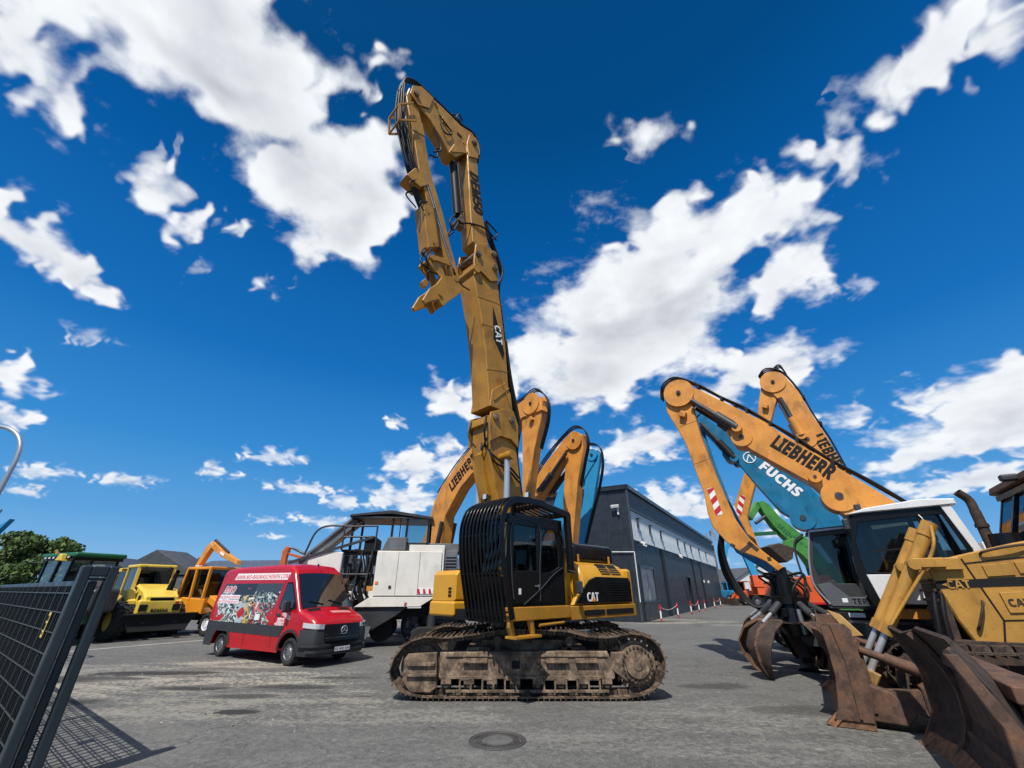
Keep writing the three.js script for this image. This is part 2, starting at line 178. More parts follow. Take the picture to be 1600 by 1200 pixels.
    if (t) { const N = g.attributes.normal.array, Q = P.map((p, i) => p - N[i] * t), g2 = new THREE.BufferGeometry(); g2.setAttribute('position', new THREE.Float32BufferAttribute(Q, 3)); g2.setIndex(idx.slice().reverse()); g2.computeVertexNormals(); this.add(g2);
      const E = [], tri = []; const edge = (a, b) => { const k = E.length / 3; for (const [arr, n] of [[P, a], [P, b], [Q, b], [Q, a]]) E.push(arr[n * 3], arr[n * 3 + 1], arr[n * 3 + 2]); tri.push(k, k + 2, k + 1, k, k + 3, k + 2); };
      for (let i = 0; i < nu; i++) { edge(I(i, 0), I(i + 1, 0)); edge(I(i + 1, nv), I(i, nv)); } for (let j = 0; j < nv; j++) { edge(I(0, j + 1), I(0, j)); edge(I(nu, j), I(nu, j + 1)); }
      const g3 = new THREE.BufferGeometry(); g3.setAttribute('position', new THREE.Float32BufferAttribute(E, 3)); g3.setIndex(tri); const g4 = g3.toNonIndexed(); g4.computeVertexNormals(); this.add(g4); }
    return this;
  }
  geo() {
    let L = 0; for (const a of this.p) L += a.length; const p = new Float32Array(L), n = new Float32Array(L), uv = new Float32Array(L / 3 * 2); let o = 0; this.p.forEach((a, i) => { p.set(a, o); n.set(this.n[i], o); o += a.length; });
    for (let f = 0; f < L; f += 9) { const ax = Math.abs(n[f] + n[f + 3] + n[f + 6]), ay = Math.abs(n[f + 1] + n[f + 4] + n[f + 7]), az = Math.abs(n[f + 2] + n[f + 5] + n[f + 8]); for (let k = 0; k < 3; k++) { const q = f + k * 3, w = q / 3 * 2; if (ax >= ay && ax >= az) { uv[w] = p[q + 2]; uv[w + 1] = p[q + 1]; } else if (ay >= az) { uv[w] = p[q]; uv[w + 1] = p[q + 2]; } else { uv[w] = p[q]; uv[w + 1] = p[q + 1]; } } }
    const g = new THREE.BufferGeometry(); g.setAttribute('position', new THREE.BufferAttribute(p, 3)); g.setAttribute('normal', new THREE.BufferAttribute(n, 3)); g.setAttribute('uv', new THREE.BufferAttribute(uv, 2)); return g;
  }
}
const used = {};
const numbered = (name) => { const k = used[name] = (used[name] ?? -1) + 1; return k ? name + '_' + String(k).padStart(3, '0') : name; };
function solid(name, mat, parent, fn, rotY = 0) { const b = new B(); fn(b); const m = new THREE.Mesh(b.geo(), mat); m.name = name; m.castShadow = m.receiveShadow = true; m.rotation.y = rotY; parent.add(m); return m; }
function piece(name, mat, parent, geometry) { const m = new THREE.Mesh(geometry, mat); m.name = name; m.castShadow = m.receiveShadow = true; parent.add(m); return m; }
function thing(name, label, category, x, y, d, turn = 0, group) { const g = new THREE.Group(); g.name = numbered(name); g.position.set(x, y, -d); g.rotation.y = turn; g.userData = { label, category }; if (group) g.userData.group = group; scene.add(g); return g; }
const structure = (m) => { m.userData.kind = 'structure'; return m; };
const R = (deg) => deg * Math.PI / 180;
// ================================================================ ground
{
  const S = 20, X0 = -13, D0 = 5;                       // metres per tile: x -13..7, depth 5..25 is one tile
  const dust = [[-7.5, 12.2, 3.0, .9, .75], [-9.5, 11.0, 2.2, .6, .6], [-8.2, 14.4, 1.8, .5, .6], [-7.6, 14.9, 1.2, .35, .9], [-5.2, 10.2, 2.6, .7, .42], [-6.4, 9.2, 1.6, .5, .35], [-12, 13.5, 2.4, .7, .4], [-2.6, 9.0, 1.8, .5, .28], [1.6, 7.6, 1.2, .4, .14], [4.2, 8.6, 1.6, .9, .16], [3.4, 7.2, 1.6, .4, .14]];
  const dark = [[-9.4, 13.0, 1.5, .35, .85], [-7.2, 11.2, .9, .22, .8], [-5.0, 11.3, .9, .25, .7], [-5.6, 10.4, .7, .2, .6], [-10.8, 12.2, 1.6, .4, .7], [-8.4, 9.9, .6, .25, .7], [-4.9, 9.2, .35, .16, .9], [-4.2, 12.4, .8, .2, .55], [-3.0, 10.4, .25, .1, .7], [-6.0, 15.6, 1.4, .4, .5], [4.6, 11.4, .7, .35, .5], [2.4, 13.2, 1.0, .4, .3], [-8.8, 8.6, .3, .12, .9], [5.2, 9.3, .8, .35, .4]];
  const sp = [...Array(420)].map((_, i) => { const r = rng(900 + i), a = r() < .55; return [a ? 2.2 + r() * 3.4 : -11 + r() * 17, a ? 7 + r() * 3 : 6.4 + r() * 11, .02 + r() * .07, .008 + r() * .02]; });
  const N = 2048, dots = new Float32Array(N * N);
  for (const [x, d, rx, ry] of sp) { const i0 = Math.round((x - X0) / S * N), j0 = Math.round((d - D0) / S * N), wi = Math.max(1, rx / S * N | 0), wj = Math.max(0, ry / S * N | 0); for (let j = -wj; j <= wj; j++) for (let i = -wi; i <= wi; i++) dots[(j0 + j) * N + i0 + i] = .5 + .5 * hash(i0 + i, j0); }
  const asphalt = tex(N, (u, v, i, j) => {
    const x = u * S + X0, d = v * S + D0;
    const big = fbm(u * 5, v * 5, 5, 5), str = fbm(u * 14, v * 46, 5, 14, 46, 0.58), fine = fbm(u * 200, v * 200, 2, 200), sp2 = hash(i, j) - 0.5;
    let k = 0.380 + 0.030 * big + 0.035 * str + 0.07 * fine + 0.11 * sp2 + 0.03 * fbm(u * 60, v * 60, 3, 60);
    let a = 0; for (const e of dust) { const p = (x - e[0]) / e[2], q = (d - e[1]) / e[3], g = p * p + q * q; if (g < 3) a = Math.max(a, e[4] * sstep(0.25, 1.05, 1.0 - 0.42 * g + 1.3 * str + 1.3 * fine + 0.5 * big + 0.9 * sp2)); }
    let b = 0; for (const e of dark) { const p = (x - e[0]) / e[2], q = (d - e[1]) / e[3], g = p * p + q * q; if (g < 3) b = Math.max(b, e[4] * sstep(0.3, 0.9, 1.1 - 0.6 * g + 0.9 * str + 0.7 * fine)); }
    const crk = 1 - sstep(0.0, 0.010, Math.abs(fbm(u * 6 + 3, v * 6, 5, 6))); k -= 0.12 * crk * sstep(-.05, .15, fbm(u * 4 + 9, v * 4, 3, 4)); const pat = sstep(.0, .006, Math.min(Math.abs(x - 2.9 - .02 * fine), Math.abs(d - 13.6 - .02 * fine - .1 * x))); k -= 0.05 * (1 - pat); if (sp2 > .47) k += .10; if (sp2 < -.475) k -= .12;
    k += 0.10 * dots[j * N + i];
    let c = [k * 1.01, k, k * 0.965]; c = [mix(c[0], .70, a * .95), mix(c[1], .67, a * .95), mix(c[2], .60, a * .95)]; return [mix(c[0], .15, b), mix(c[1], .145, b), mix(c[2], .14, b)];
  });
  // sheet that reaches the horizon
  const g = new THREE.PlaneGeometry(1600, 1600, 1, 1); g.rotateX(-Math.PI / 2); const p = g.attributes.position, uv = g.attributes.uv; for (let i = 0; i < p.count; i++) uv.setXY(i, (p.getX(i) - X0) / S, (-p.getZ(i) - D0) / S);
  const bump = tile(bumpT, 30); const m = new THREE.Mesh(g, std([1, 1, 1], { map: asphalt, roughness: .93, bumpMap: bump, bumpScale: .006 })); m.name = 'ground'; m.receiveShadow = true; structure(m); scene.add(m);
  const conc = paint([.36, .345, .315], G2, { roughness: .9 });
  const strip = solid('gutter_strip', conc, scene, (b) => b.cube(60, .008, .34, 0, .004, 0)); strip.position.set(-13.6, 0, -20.4); strip.rotation.y = R(57); structure(strip);
}
// manhole
{
  const t = thing('manhole_cover', 'round cast iron manhole cover set in the asphalt', 'manhole cover', -0.21, 0, 7.63);
  const iron = std([.085, .08, .076], { roughness: .7, metalness: .2, map: tile(G2, 1) }), fill = std([.13, .125, .118], { roughness: .95, map: tile(G2, 1), bumpMap: tile(bumpT, 4), bumpScale: .004 });
  solid('frame', iron, t, (b) => b.add(new THREE.RingGeometry(.34, .41, 48).rotateX(-Math.PI / 2), B.mat(0, .006, 0)).add(new THREE.TorusGeometry(.405, .012, 6, 48).rotateX(-Math.PI / 2), B.mat(0, .004, 0)).add(new THREE.TorusGeometry(.345, .009, 6, 48).rotateX(-Math.PI / 2), B.mat(0, .006, 0)));
  solid('lid', iron, t, (b) => { b.add(new THREE.RingGeometry(.235, .325, 40).rotateX(-Math.PI / 2), B.mat(0, .0065, 0)); b.add(new THREE.TorusGeometry(.235, .012, 6, 40).rotateX(-Math.PI / 2), B.mat(0, .007, 0)); for (let i = 0; i < 32; i++) { const a = i / 32 * 6.2832; b.cube(.03, .016, .024, Math.cos(a) * .295, .008, Math.sin(a) * .295, 0, -a); } for (let i = 0; i < 16; i++) { const a = i / 16 * 6.2832; b.cube(.02, .014, .05, Math.cos(a) * .258, .008, Math.sin(a) * .258, 0, -a); } });
  solid('concrete_filling', fill, t, (b) => b.add(new THREE.CircleGeometry(.232, 36).rotateX(-Math.PI / 2), B.mat(0, .007, 0)));
}
// ================================================================ hall (local x runs along the long wall, z to its outside)
{
  const turn = Math.atan2(.8605, .5095), t = thing('corrugated_hall', 'long anthracite corrugated metal hall with a light grey band', 'building', 8.65, 0, 31.6, turn);
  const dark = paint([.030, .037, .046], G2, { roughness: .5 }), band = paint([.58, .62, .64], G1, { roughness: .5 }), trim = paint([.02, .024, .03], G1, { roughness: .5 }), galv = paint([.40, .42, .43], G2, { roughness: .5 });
  const L = 47, Wd = 10.5, H = 8.95;
  const ribs = (b, x0, x1, y0, y1, z, pitch, depth, alongX, s) => { // trapezoid sheet metal
    const n = Math.max(1, Math.round((x1 - x0) / pitch)), P = []; for (let i = 0; i < n; i++) { const a = x0 + (x1 - x0) * i / n, w = (x1 - x0) / n; P.push([a, 0], [a + w * .45, 0], [a + w * .55, depth], [a + w * .9, depth]); } P.push([x1, 0]);
    for (let i = 0; i < P.length - 1; i++) { const [a, da] = P[i], [c, dc] = P[i + 1]; const q = alongX ? [[a, y0, z + s * da], [c, y0, z + s * dc], [c, y1, z + s * dc], [a, y1, z + s * da]] : [[z + s * da, y0, a], [z + s * dc, y0, c], [z + s * dc, y1, c], [z + s * da, y1, a]]; const g = new THREE.BufferGeometry(); g.setAttribute('position', new THREE.Float32BufferAttribute([...q[0], ...q[1], ...q[2], ...q[0], ...q[2], ...q[3]], 3)); g.computeVertexNormals(); b.add(g); }
  };
  solid('long_wall', dark, t, (b) => {                   // openings for window and door left free
    ribs(b, 0, .9, 0, 5.2, 0, .3, .03, true, 1); ribs(b, .9, 4.9, 0, 1.2, 0, .3, .03, true, 1); ribs(b, .9, 4.9, 3.42, 5.2, 0, .3, .03, true, 1); ribs(b, 4.9, 18.9, 0, 5.2, 0, .3, .03, true, 1); ribs(b, 18.9, 20.7, 3.2, 5.2, 0, .3, .03, true, 1); ribs(b, 20.7, L, 0, 5.2, 0, .3, .03, true, 1); ribs(b, 0, L, 7.32, H, 0, .3, .03, true, 1);
  });
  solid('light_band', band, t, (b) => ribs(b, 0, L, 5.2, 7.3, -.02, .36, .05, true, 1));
  solid('gable_wall', dark, t, (b) => ribs(b, -Wd, 0, 0, H - .05, 0, .3, .035, false, -1));
  solid('rear_wall', dark, t, (b) => { b.cube(.1, H, Wd, L, H / 2, -Wd / 2); b.cube(L, H, .1, L / 2, H / 2, -Wd); });
  solid('roof', trim, t, (b) => { b.cube(L + .4, .12, Wd + .3, L / 2, H + .12, -Wd / 2); });
  const tr = solid('eave_trim', trim, t, (b) => { b.box(L + .3, .3, .22, L / 2, H - .02, .1); b.box(.2, .3, Wd, -.1, H - .02, -Wd / 2); b.box(L, .1, .12, L / 2, 7.36, .06); b.box(L, .08, .1, L / 2, 5.16, .06); });
  solid('corner_trim', paint([.05, .06, .07], G1), t, (b) => { b.box(.14, H - .2, .14, -.03, (H - .2) / 2, .03); });
  const win = solid('window_frame', trim, t, (b) => { b.box(.16, 2.35, .1, .9, 2.3, .05); b.box(.16, 2.35, .1, 4.9, 2.3, .05); b.box(4.2, .2, .12, 2.9, 3.46, .05); b.box(4.2, .12, .3, 2.9, 1.16, .08); b.box(.08, 2.2, .1, 2.9, 2.3, -.05); });
  for (const x of [1.92, 3.88]) { solid('shutter_panel', galv, win, (b) => { for (let i = 0; i < 17; i++) b.cube(1.84, .122, .03, x, 1.29 + i * .127, -.0, 0, 0, .12); }); }
  solid('base_panel', trim, t, (b) => b.box(4.1, 1.05, .05, 2.9, .55, .06));
  const dr = solid('door_frame', trim, t, (b) => { b.box(.1, 3.2, .16, 18.9, 1.6, .05); b.box(.1, 3.2, .16, 20.7, 1.6, .05); b.box(1.9, .12, .16, 19.8, 3.2, .05); });
  solid('open_door_leaf', dark, dr, (b) => b.box(.06, 3.1, 1.6, 20.6, 1.56, -.85));
  for (const [x, y] of [[1.9, 6.55], [5.6, 6.45], [9.5, 6.4], [17, 6.4], [21, 6.35], [25, 6.4], [31, 6.4], [37, 6.4]]) solid('vent_box', M.darkGrey, t, (b) => { b.box(.42, .62, .10, x, y, .06); b.box(.5, .05, .3, x, y + .33, .14); });
  for (const [x, y, z] of [[1.2, 5.02, .4], [15.2, 5.0, .4]]) { const f = solid('floodlight', M.whiteClean, t, (b) => { b.box(.5, .16, .34, x, y, z + .1, 0, 0, .5); b.box(.3, .14, .28, x + .6, y - .1, z, 0, .4, .4); }); solid('bracket', M.darkGrey, f, (b) => b.bar([x + .25, y + .05, .02], [x + .25, y, z + .05], .06)); }
  solid('floodlight', M.whiteClean, t, (b) => { b.box(.22, .2, .6, -.35, 7.55, -.9, .35); b.box(.2, .5, .12, -.12, 7.2, -.75); });
  for (const x of [8.6, 9.1, 24, 29.5]) solid('downpipe', trim, t, (b) => b.cyl([x, .05, .1], [x, 5.1, .1], .07, .07, 8));
  for (const x of [30, 34]) solid('wall_lamp', M.whiteClean, t, (b) => b.box(.2, .3, .2, x, 2.9, .14));
  solid('cable_conduit', M.whiteClean, t, (b) => { b.cyl([-.12, 1.2, .08], [-.12, 4.35, .08], .035); b.cyl([-.12, 4.35, .08], [-.12, 4.42, -1.9], .035); });
  // barrier posts in front of the long wall
  const post = (s, label) => {
    const c = Math.cos(turn), sn = Math.sin(turn), o = .95, x = 8.65 + c * s + sn * o, d = 31.6 + sn * s - c * o;
    const q = thing('barrier_post', label, 'post', x, 0, d, turn, 'red and white posts along the hall');
    solid('foot', M.rustDark, q, (b) => b.cyl([0, 0, 0], [0, .02, 0], .14, .14, 14));
    solid('shaft', M.inkWhite, q, (b) => b.cyl([0, .02, 0], [0, .72, 0], .055)); solid('sleeve', M.inkRed, q, (b) => { b.cyl([0, .66, 0], [0, 1.0, 0], .062); b.ball(.062, 0, 1.0, 0, .6); }); solid('lower_sleeve', M.inkRed, q, (b) => b.cyl([0, .02, 0], [0, .2, 0], .062));
    return [x, d];
  };
  const xs = [[1.4, 'thick red and white post nearest the hall corner'], [7.2, 'second red and white post from the hall corner, below the window end'], [13.2, 'third red and white post from the hall corner'], [17.6, 'red and white post just left of the hall door'], [21.6, 'red and white post just right of the hall door'], [29.2, 'second to last red and white post toward the far end of the hall'], [35.2, 'last red and white post at the far end of the hall']].map(([s, l]) => post(s, l));
  for (const [i, j, l] of [[0, 1, 'sagging red and white chain below the shuttered hall window'], [2, 3, 'sagging red and white chain left of the hall door'], [5, 6, 'sagging chain between the two farthest barrier posts']]) {
    const [xa, da] = xs[i], [xb, db] = xs[j], q = thing('barrier_chain', l, 'chain', xa, 0, da, 0, 'chains between the posts');
    const n = 22, at = (k) => { const f = k / n; return [(xb - xa) * f, .88 - .30 * 4 * f * (1 - f) * .8, -(db - da) * f]; };
    for (const par of [0, 1]) solid(par ? 'white_links' : 'red_links', par ? M.inkWhite : M.inkRed, q, (b) => { for (let k = par; k < n; k += 2) b.cyl(at(k), at(k + .92), .022, .022, 6); });
  }
}
// ================================================================ sliding gate at the left
{
  const gx = -.794, gd = .608, turn = Math.atan2(gd, gx);       // leaf runs away to the left; local x along it, local z = right side of that
  const steel = paint([.026, .036, .042], G2, { roughness: .5 });
  const p = thing('gate_portal', 'dark grey steel guide portal at the end of the sliding gate', 'gate post', -5.25, 0, 5.76, turn);
  for (const z of [-.13, .13]) { const u = solid('upright', steel, p, (b) => b.box(.16, 2.22, .10, 0, 1.11, z)); solid('base_plate', steel, u, (b) => b.box(.26, .015, .14, 0, .008, z)); }
  solid('crossbar', steel, p, (b) => { b.box(.16, .12, .17, 0, 2.16, 0); b.box(.06, .03, .17, .02, 2.07, 0); });
  
  solid('floor_stop', M.steel, p, (b) => b.box(.1, .12, .15, 0, .1, 0));
  solid('green_tag', std([.2, .6, .05]), p, (b) => b.box(.02, .07, .06, .09, 1.1, .13));
  const L = 9.2, g = thing('sliding_gate', 'dark sliding gate leaf of close upright bars with a yellow sticker', 'gate', -5.25, 0, 5.76, turn);
  solid('frame', steel, g, (b) => { b.box(.09, 1.96, .09, .12, 1.07, .0); b.box(L, .08, .08, .12 + L / 2, 2.02, 0); b.box(L, .14, .12, .12 + L / 2, .14, 0); for (const x of [3.2, 6.2, L]) b.box(.08, 1.9, .07, x, 1.07, 0); });
  const barMat = paint([.012, .016, .019], G1, { roughness: .6 });
  const bar = new THREE.BoxGeometry(.014, 1.82, .10), rail = (() => { const b = new B(); b.cube(L, .012, .012, L / 2 + .12, 0, -.055); b.cube(L, .012, .012, L / 2 + .12, 0, .055); return b.geo(); })();
  for (let i = 0; i < 57; i++) piece('bar', barMat, g, bar).position.set(.26 + i * .16, 1.09, 0);
  const railMat = paint([.05, .06, .064], G1, { roughness: .45 });
  for (let i = 0; i < 8; i++) piece('rail', railMat, g, rail).position.y = .3 + i * .23;
  for (let i = 0; i < 16; i++) solid('clamp_strip', railMat, g, (b) => b.cube(.016, 1.82, .012, .62 + i * .56, 1.09, -.058));
  const st = solid('sticker', std([.78, .58, .12], { roughness: .5 }), g, (b) => b.cube(.12, .30, .004, 1.42, 1.52, -.072)); solid('print', M.ink, st, (b) => { b.cube(.07, .06, .003, 1.42, 1.6, -.076); b.cube(.07, .08, .003, 1.42, 1.5, -.076); b.cube(.05, .03, .003, 1.42, 1.42, -.076); });
}
// ================================================================ street lamp, tree, far-left things
{
  const t = thing('street_lamp', 'curved grey steel street lamp pole at the left edge', 'lamp post', -14.75, 0, 12);
  solid('pole', M.alu, t, (b) => b.cyl([0, 0, 0], [0, 4.95, 0], .085, .065, 14));
  solid('arm', M.alu, t, (b) => b.tube([[0, 4.9, 0], [-.01, 5.4, 0], [-.12, 5.85, 0], [-.4, 6.2, 0], [-.85, 6.42, 0], [-1.5, 6.5, 0]], .058, 40, 10));
  const h = solid('lamp_head', M.midGrey, t, (b) => b.rbox(.7, .12, .26, -1.8, 6.48, 0, .05)); solid('lens', M.lamp, h, (b) => b.box(.5, .02, .2, -1.82, 6.41, 0));
}
function tree(name, label, x, d, h, cr, n, seed, tone) {
  const t = thing(name, label, 'tree', x, 0, d, 0, 'trees beyond the yard'), r = rng(seed);
  const bark = std([.09, .07, .05], { roughness: .95, map: tile(G3, 1) });
  const limbs = [...Array(9)].map(() => { const a = r() * 6.28, k = .35 + r() * .6; return [Math.cos(a) * cr * k, h * (.55 + .35 * r()), Math.sin(a) * cr * k]; });
  solid('trunk', bark, t, (b) => { b.cyl([0, 0, 0], [.1, h * .42, 0], h * .035, h * .024, 10); for (const l of limbs) b.tube([[.1, h * .38, 0], [l[0] * .5, h * .5, l[2] * .5], l], h * .010, 8, 5); });
  const leafMats = [std([.055 * tone, .10 * tone, .022], { roughness: .75, transmission: .25, thickness: 0 }), std([.085 * tone, .13 * tone, .028], { roughness: .75, transmission: .25, thickness: 0 }), std([.035 * tone, .07 * tone, .018], { roughness: .75, transmission: .2, thickness: 0 })];
  const clumps = []; for (let i = 0; i < 46; i++) { const a = r() * 6.28, e = Math.acos(1 - 1.75 * r()), k = Math.pow(r(), .33) * (.8 + .35 * r()); clumps.push([Math.cos(a) * Math.sin(e) * cr * k, h * .62 + Math.cos(e) * cr * .72 * k, Math.sin(a) * Math.sin(e) * cr * k, cr * (.12 + .13 * r())]); }
  leafMats.forEach((m, mi) => solid(['crown', 'crown_light_leaves', 'crown_dark_leaves'][mi], m, t, (b) => {
    const pos = [], nor = []; for (let i = 0; i < n / 3; i++) { const c = clumps[(r() * clumps.length) | 0], a = r() * 6.28, e = Math.acos(2 * r() - 1), k = c[3] * Math.pow(r(), .4), s = .09 + .12 * r(); const P = v3(c[0] + Math.cos(a) * Math.sin(e) * k * 1.25, c[1] + Math.cos(e) * k, c[2] + Math.sin(a) * Math.sin(e) * k * 1.25), q = new THREE.Quaternion().setFromEuler(new THREE.Euler(r() * 6, r() * 6, r() * 6)), U = v3(s, 0, 0).applyQuaternion(q), W = v3(0, 0, s * .7).applyQuaternion(q), N = v3(0, 1, 0).applyQuaternion(q);
      const f = [P.clone().sub(U), P.clone().add(W), P.clone().add(U), P.clone().sub(U), P.clone().add(U), P.clone().sub(W)]; for (const w of f) { pos.push(w.x, w.y, w.z); nor.push(N.x, N.y, N.z); } }
    const g = new THREE.BufferGeometry(); g.setAttribute('position', new THREE.Float32BufferAttribute(pos, 3)); g.setAttribute('normal', new THREE.Float32BufferAttribute(nor, 3)); b.add(g);
  }));
}
tree('broadleaf_tree', 'large leafy green tree beyond the gate at the left edge', -38.8, 36, 6.3, 3.1, 13000, 5, 1.4);
tree('broadleaf_tree', 'lower dark green tree at the left image edge below the crane tips', -44, 36, 4.6, 2.9, 9000, 6, 1.3);
tree('broadleaf_tree', 'wide low green bush-like tree behind the sliding gate', -35.5, 33, 3.3, 2.4, 9000, 8, 1.4);
function house(name, label, x, d, turn, w, l, eave, ridge, wallM, roofM, wins = true) {
  const t = thing(name, label, 'house', x, 0, d, turn, 'houses beyond the yard');
  solid('wall', wallM, t, (b) => b.ext([[-w / 2, 0], [w / 2, 0], [w / 2, eave], [0, ridge - .12], [-w / 2, eave]], l, 0, .01));
  solid('roof', roofM, t, (b) => { for (const s of [-1, 1]) { const a = Math.atan2(ridge - eave, w / 2), k = Math.hypot(ridge - eave, w / 2) + .5; b.box(k, .14, l + .7, s * (w / 4 + .18), (eave + ridge) / 2 - .02, 0, -s * a); } });
  if (wins) for (const s of [-1, 1]) for (const [q, y] of [[-w / 4, 1.6], [w / 4, 1.6], [0, eave + .2]]) { const f = solid('window', M.whiteClean, t, (b) => b.box(1.1, 1.2, .08, q, y, s * (l / 2 + .02))); solid('pane', M.glassDark, f, (b) => b.box(.94, 1.04, .03, q, y, s * (l / 2 + .06))); }
  return t;
}
const brick = paint([.25, .10, .06], G2), render_ = paint([.72, .70, .66], G1), slate = paint([.075, .078, .083], G2, { roughness: .7 }), tileRed = paint([.30, .10, .055], G2), slateBlue = paint([.10, .115, .14], G2, { roughness: .6 });
house('house', 'brown gabled house behind the yellow roller', -40.2, 47, R(14), 7.0, 9, 3.2, 4.75, brick, slate);
{ const t = thing('warehouse', 'long low warehouse with grey roof behind the backhoe and van', 'building', -30, 0, 56, R(-8));
  solid('wall', M.midGrey, t, (b) => b.box(34, 3.2, 12, 8, 1.6, -2)); solid('roof', slateBlue, t, (b) => b.extX([[-8.6, 3.2], [4.6, 3.2], [4.6, 3.35], [-2, 5.4], [-8.6, 3.35]], -10, 25.5, .02));
  solid('front_gable_roof', slate, t, (b) => b.ext([[-13.6, 3.4], [-8.4, 5.95], [-2.6, 3.4]], 4, 6, .02)); solid('front_gable_wall', M.midGrey, t, (b) => b.box(10, 3.3, 3.6, -8.2, 1.65, 6)); solid('chimney', M.blueFar, t, (b) => b.cyl([-6.2, 5.2, 3.5], [-6.0, 6.5, 3.5], .12)); }
house('house', 'white gabled house with dark roof far down the yard', 44, 90, R(8), 9, 12, 3.4, 5.6, render_, slate);
house('house', 'white house with brown roof beside the blue far crane', 55, 97, R(-30), 11, 12, 3.8, 7.6, render_, tileRed);
house('house', 'low white house with grey roof beside the hall end', 41, 100, R(60), 9, 10, 4.0, 5.8, render_, slate);
{ const t = thing('antenna_mast', 'slim grey antenna mast rising behind the far hall roof', 'mast', 35.0, 0, 77);
  solid('mast', M.midGrey, t, (b) => { b.cyl([0, 0, 0], [0, 11.3, 0], .22, .16, 8); }); for (const [x, y, z] of [[-.7, 10.2, 0], [.7, 10.4, .2], [.2, 11.0, .7], [-.3, 9.6, .6]]) solid('antenna_panel', M.alu, t, (b) => { b.box(.3, 1.5, .2, x, y, z); b.bar([x, y, z], [0, y, 0], .08); }); }

{ // loose grit and crumbs lying on the asphalt
  const r = rng(321), n = 900, g = new THREE.IcosahedronGeometry(1, 0), m = new THREE.InstancedMesh(g, std([.30, .285, .26], { roughness: .95 }), n), o = new THREE.Object3D(), c = new THREE.Color();
  for (let i = 0; i < n; i++) { const a = r() < .6, x = a ? -11 + r() * 8 : -5 + r() * 14, d = a ? 8 + r() * 8 : 6 + r() * 12, s = .004 + .014 * r() * r() * r(); o.position.set(x, s * .4, -d); o.rotation.set(r() * 6, r() * 6, r() * 6); o.scale.set(s * (1 + r()), s * .8, s * (1 + .6 * r())); o.updateMatrix(); m.setMatrixAt(i, o.matrix); m.setColorAt(i, c.setRGB(...(r() < .3 ? [1.6, 1.55, 1.4] : r() < .5 ? [.35, .34, .33] : [1, 1, 1]))); }
  m.name = 'grit'; m.castShadow = m.receiveShadow = true; m.userData = { kind: 'stuff', label: 'loose grit and crumbs scattered over the asphalt yard', category: 'grit' }; scene.add(m);
}
// ================================================================ crawler track: shoes set one by one along a closed path
function track(parent, frameName, path, z, w, n, mats, frameFn, rotY = 0, pitchScale = 1) {
  const frame = solid(frameName, mats.frame, parent, frameFn, rotY);
  const c = new THREE.CatmullRomCurve3(path.map(([x, y]) => v3(x, y, z)), true, 'centripetal'); const L = c.getLength(), q = L / n * .97;
  const b = new B(); b.cube(q, .024, w, 0, 0, 0); b.cube(.02, .05, w, -q * .42, -.034, 0); b.cube(.018, .036, w, q * .1, -.028, 0); b.cube(q * .9, .085, .2, 0, .05, 0); const g = b.geo();
  for (let i = 0; i < n; i++) { const u = i / n, p = c.getPointAt(u), t = c.getTangentAt(u), m = piece('track_shoe', i % 3 ? mats.shoe : mats.shoe2, frame, g); m.position.copy(p); m.rotation.z = Math.atan2(t.y, t.x); }
  return frame;
}
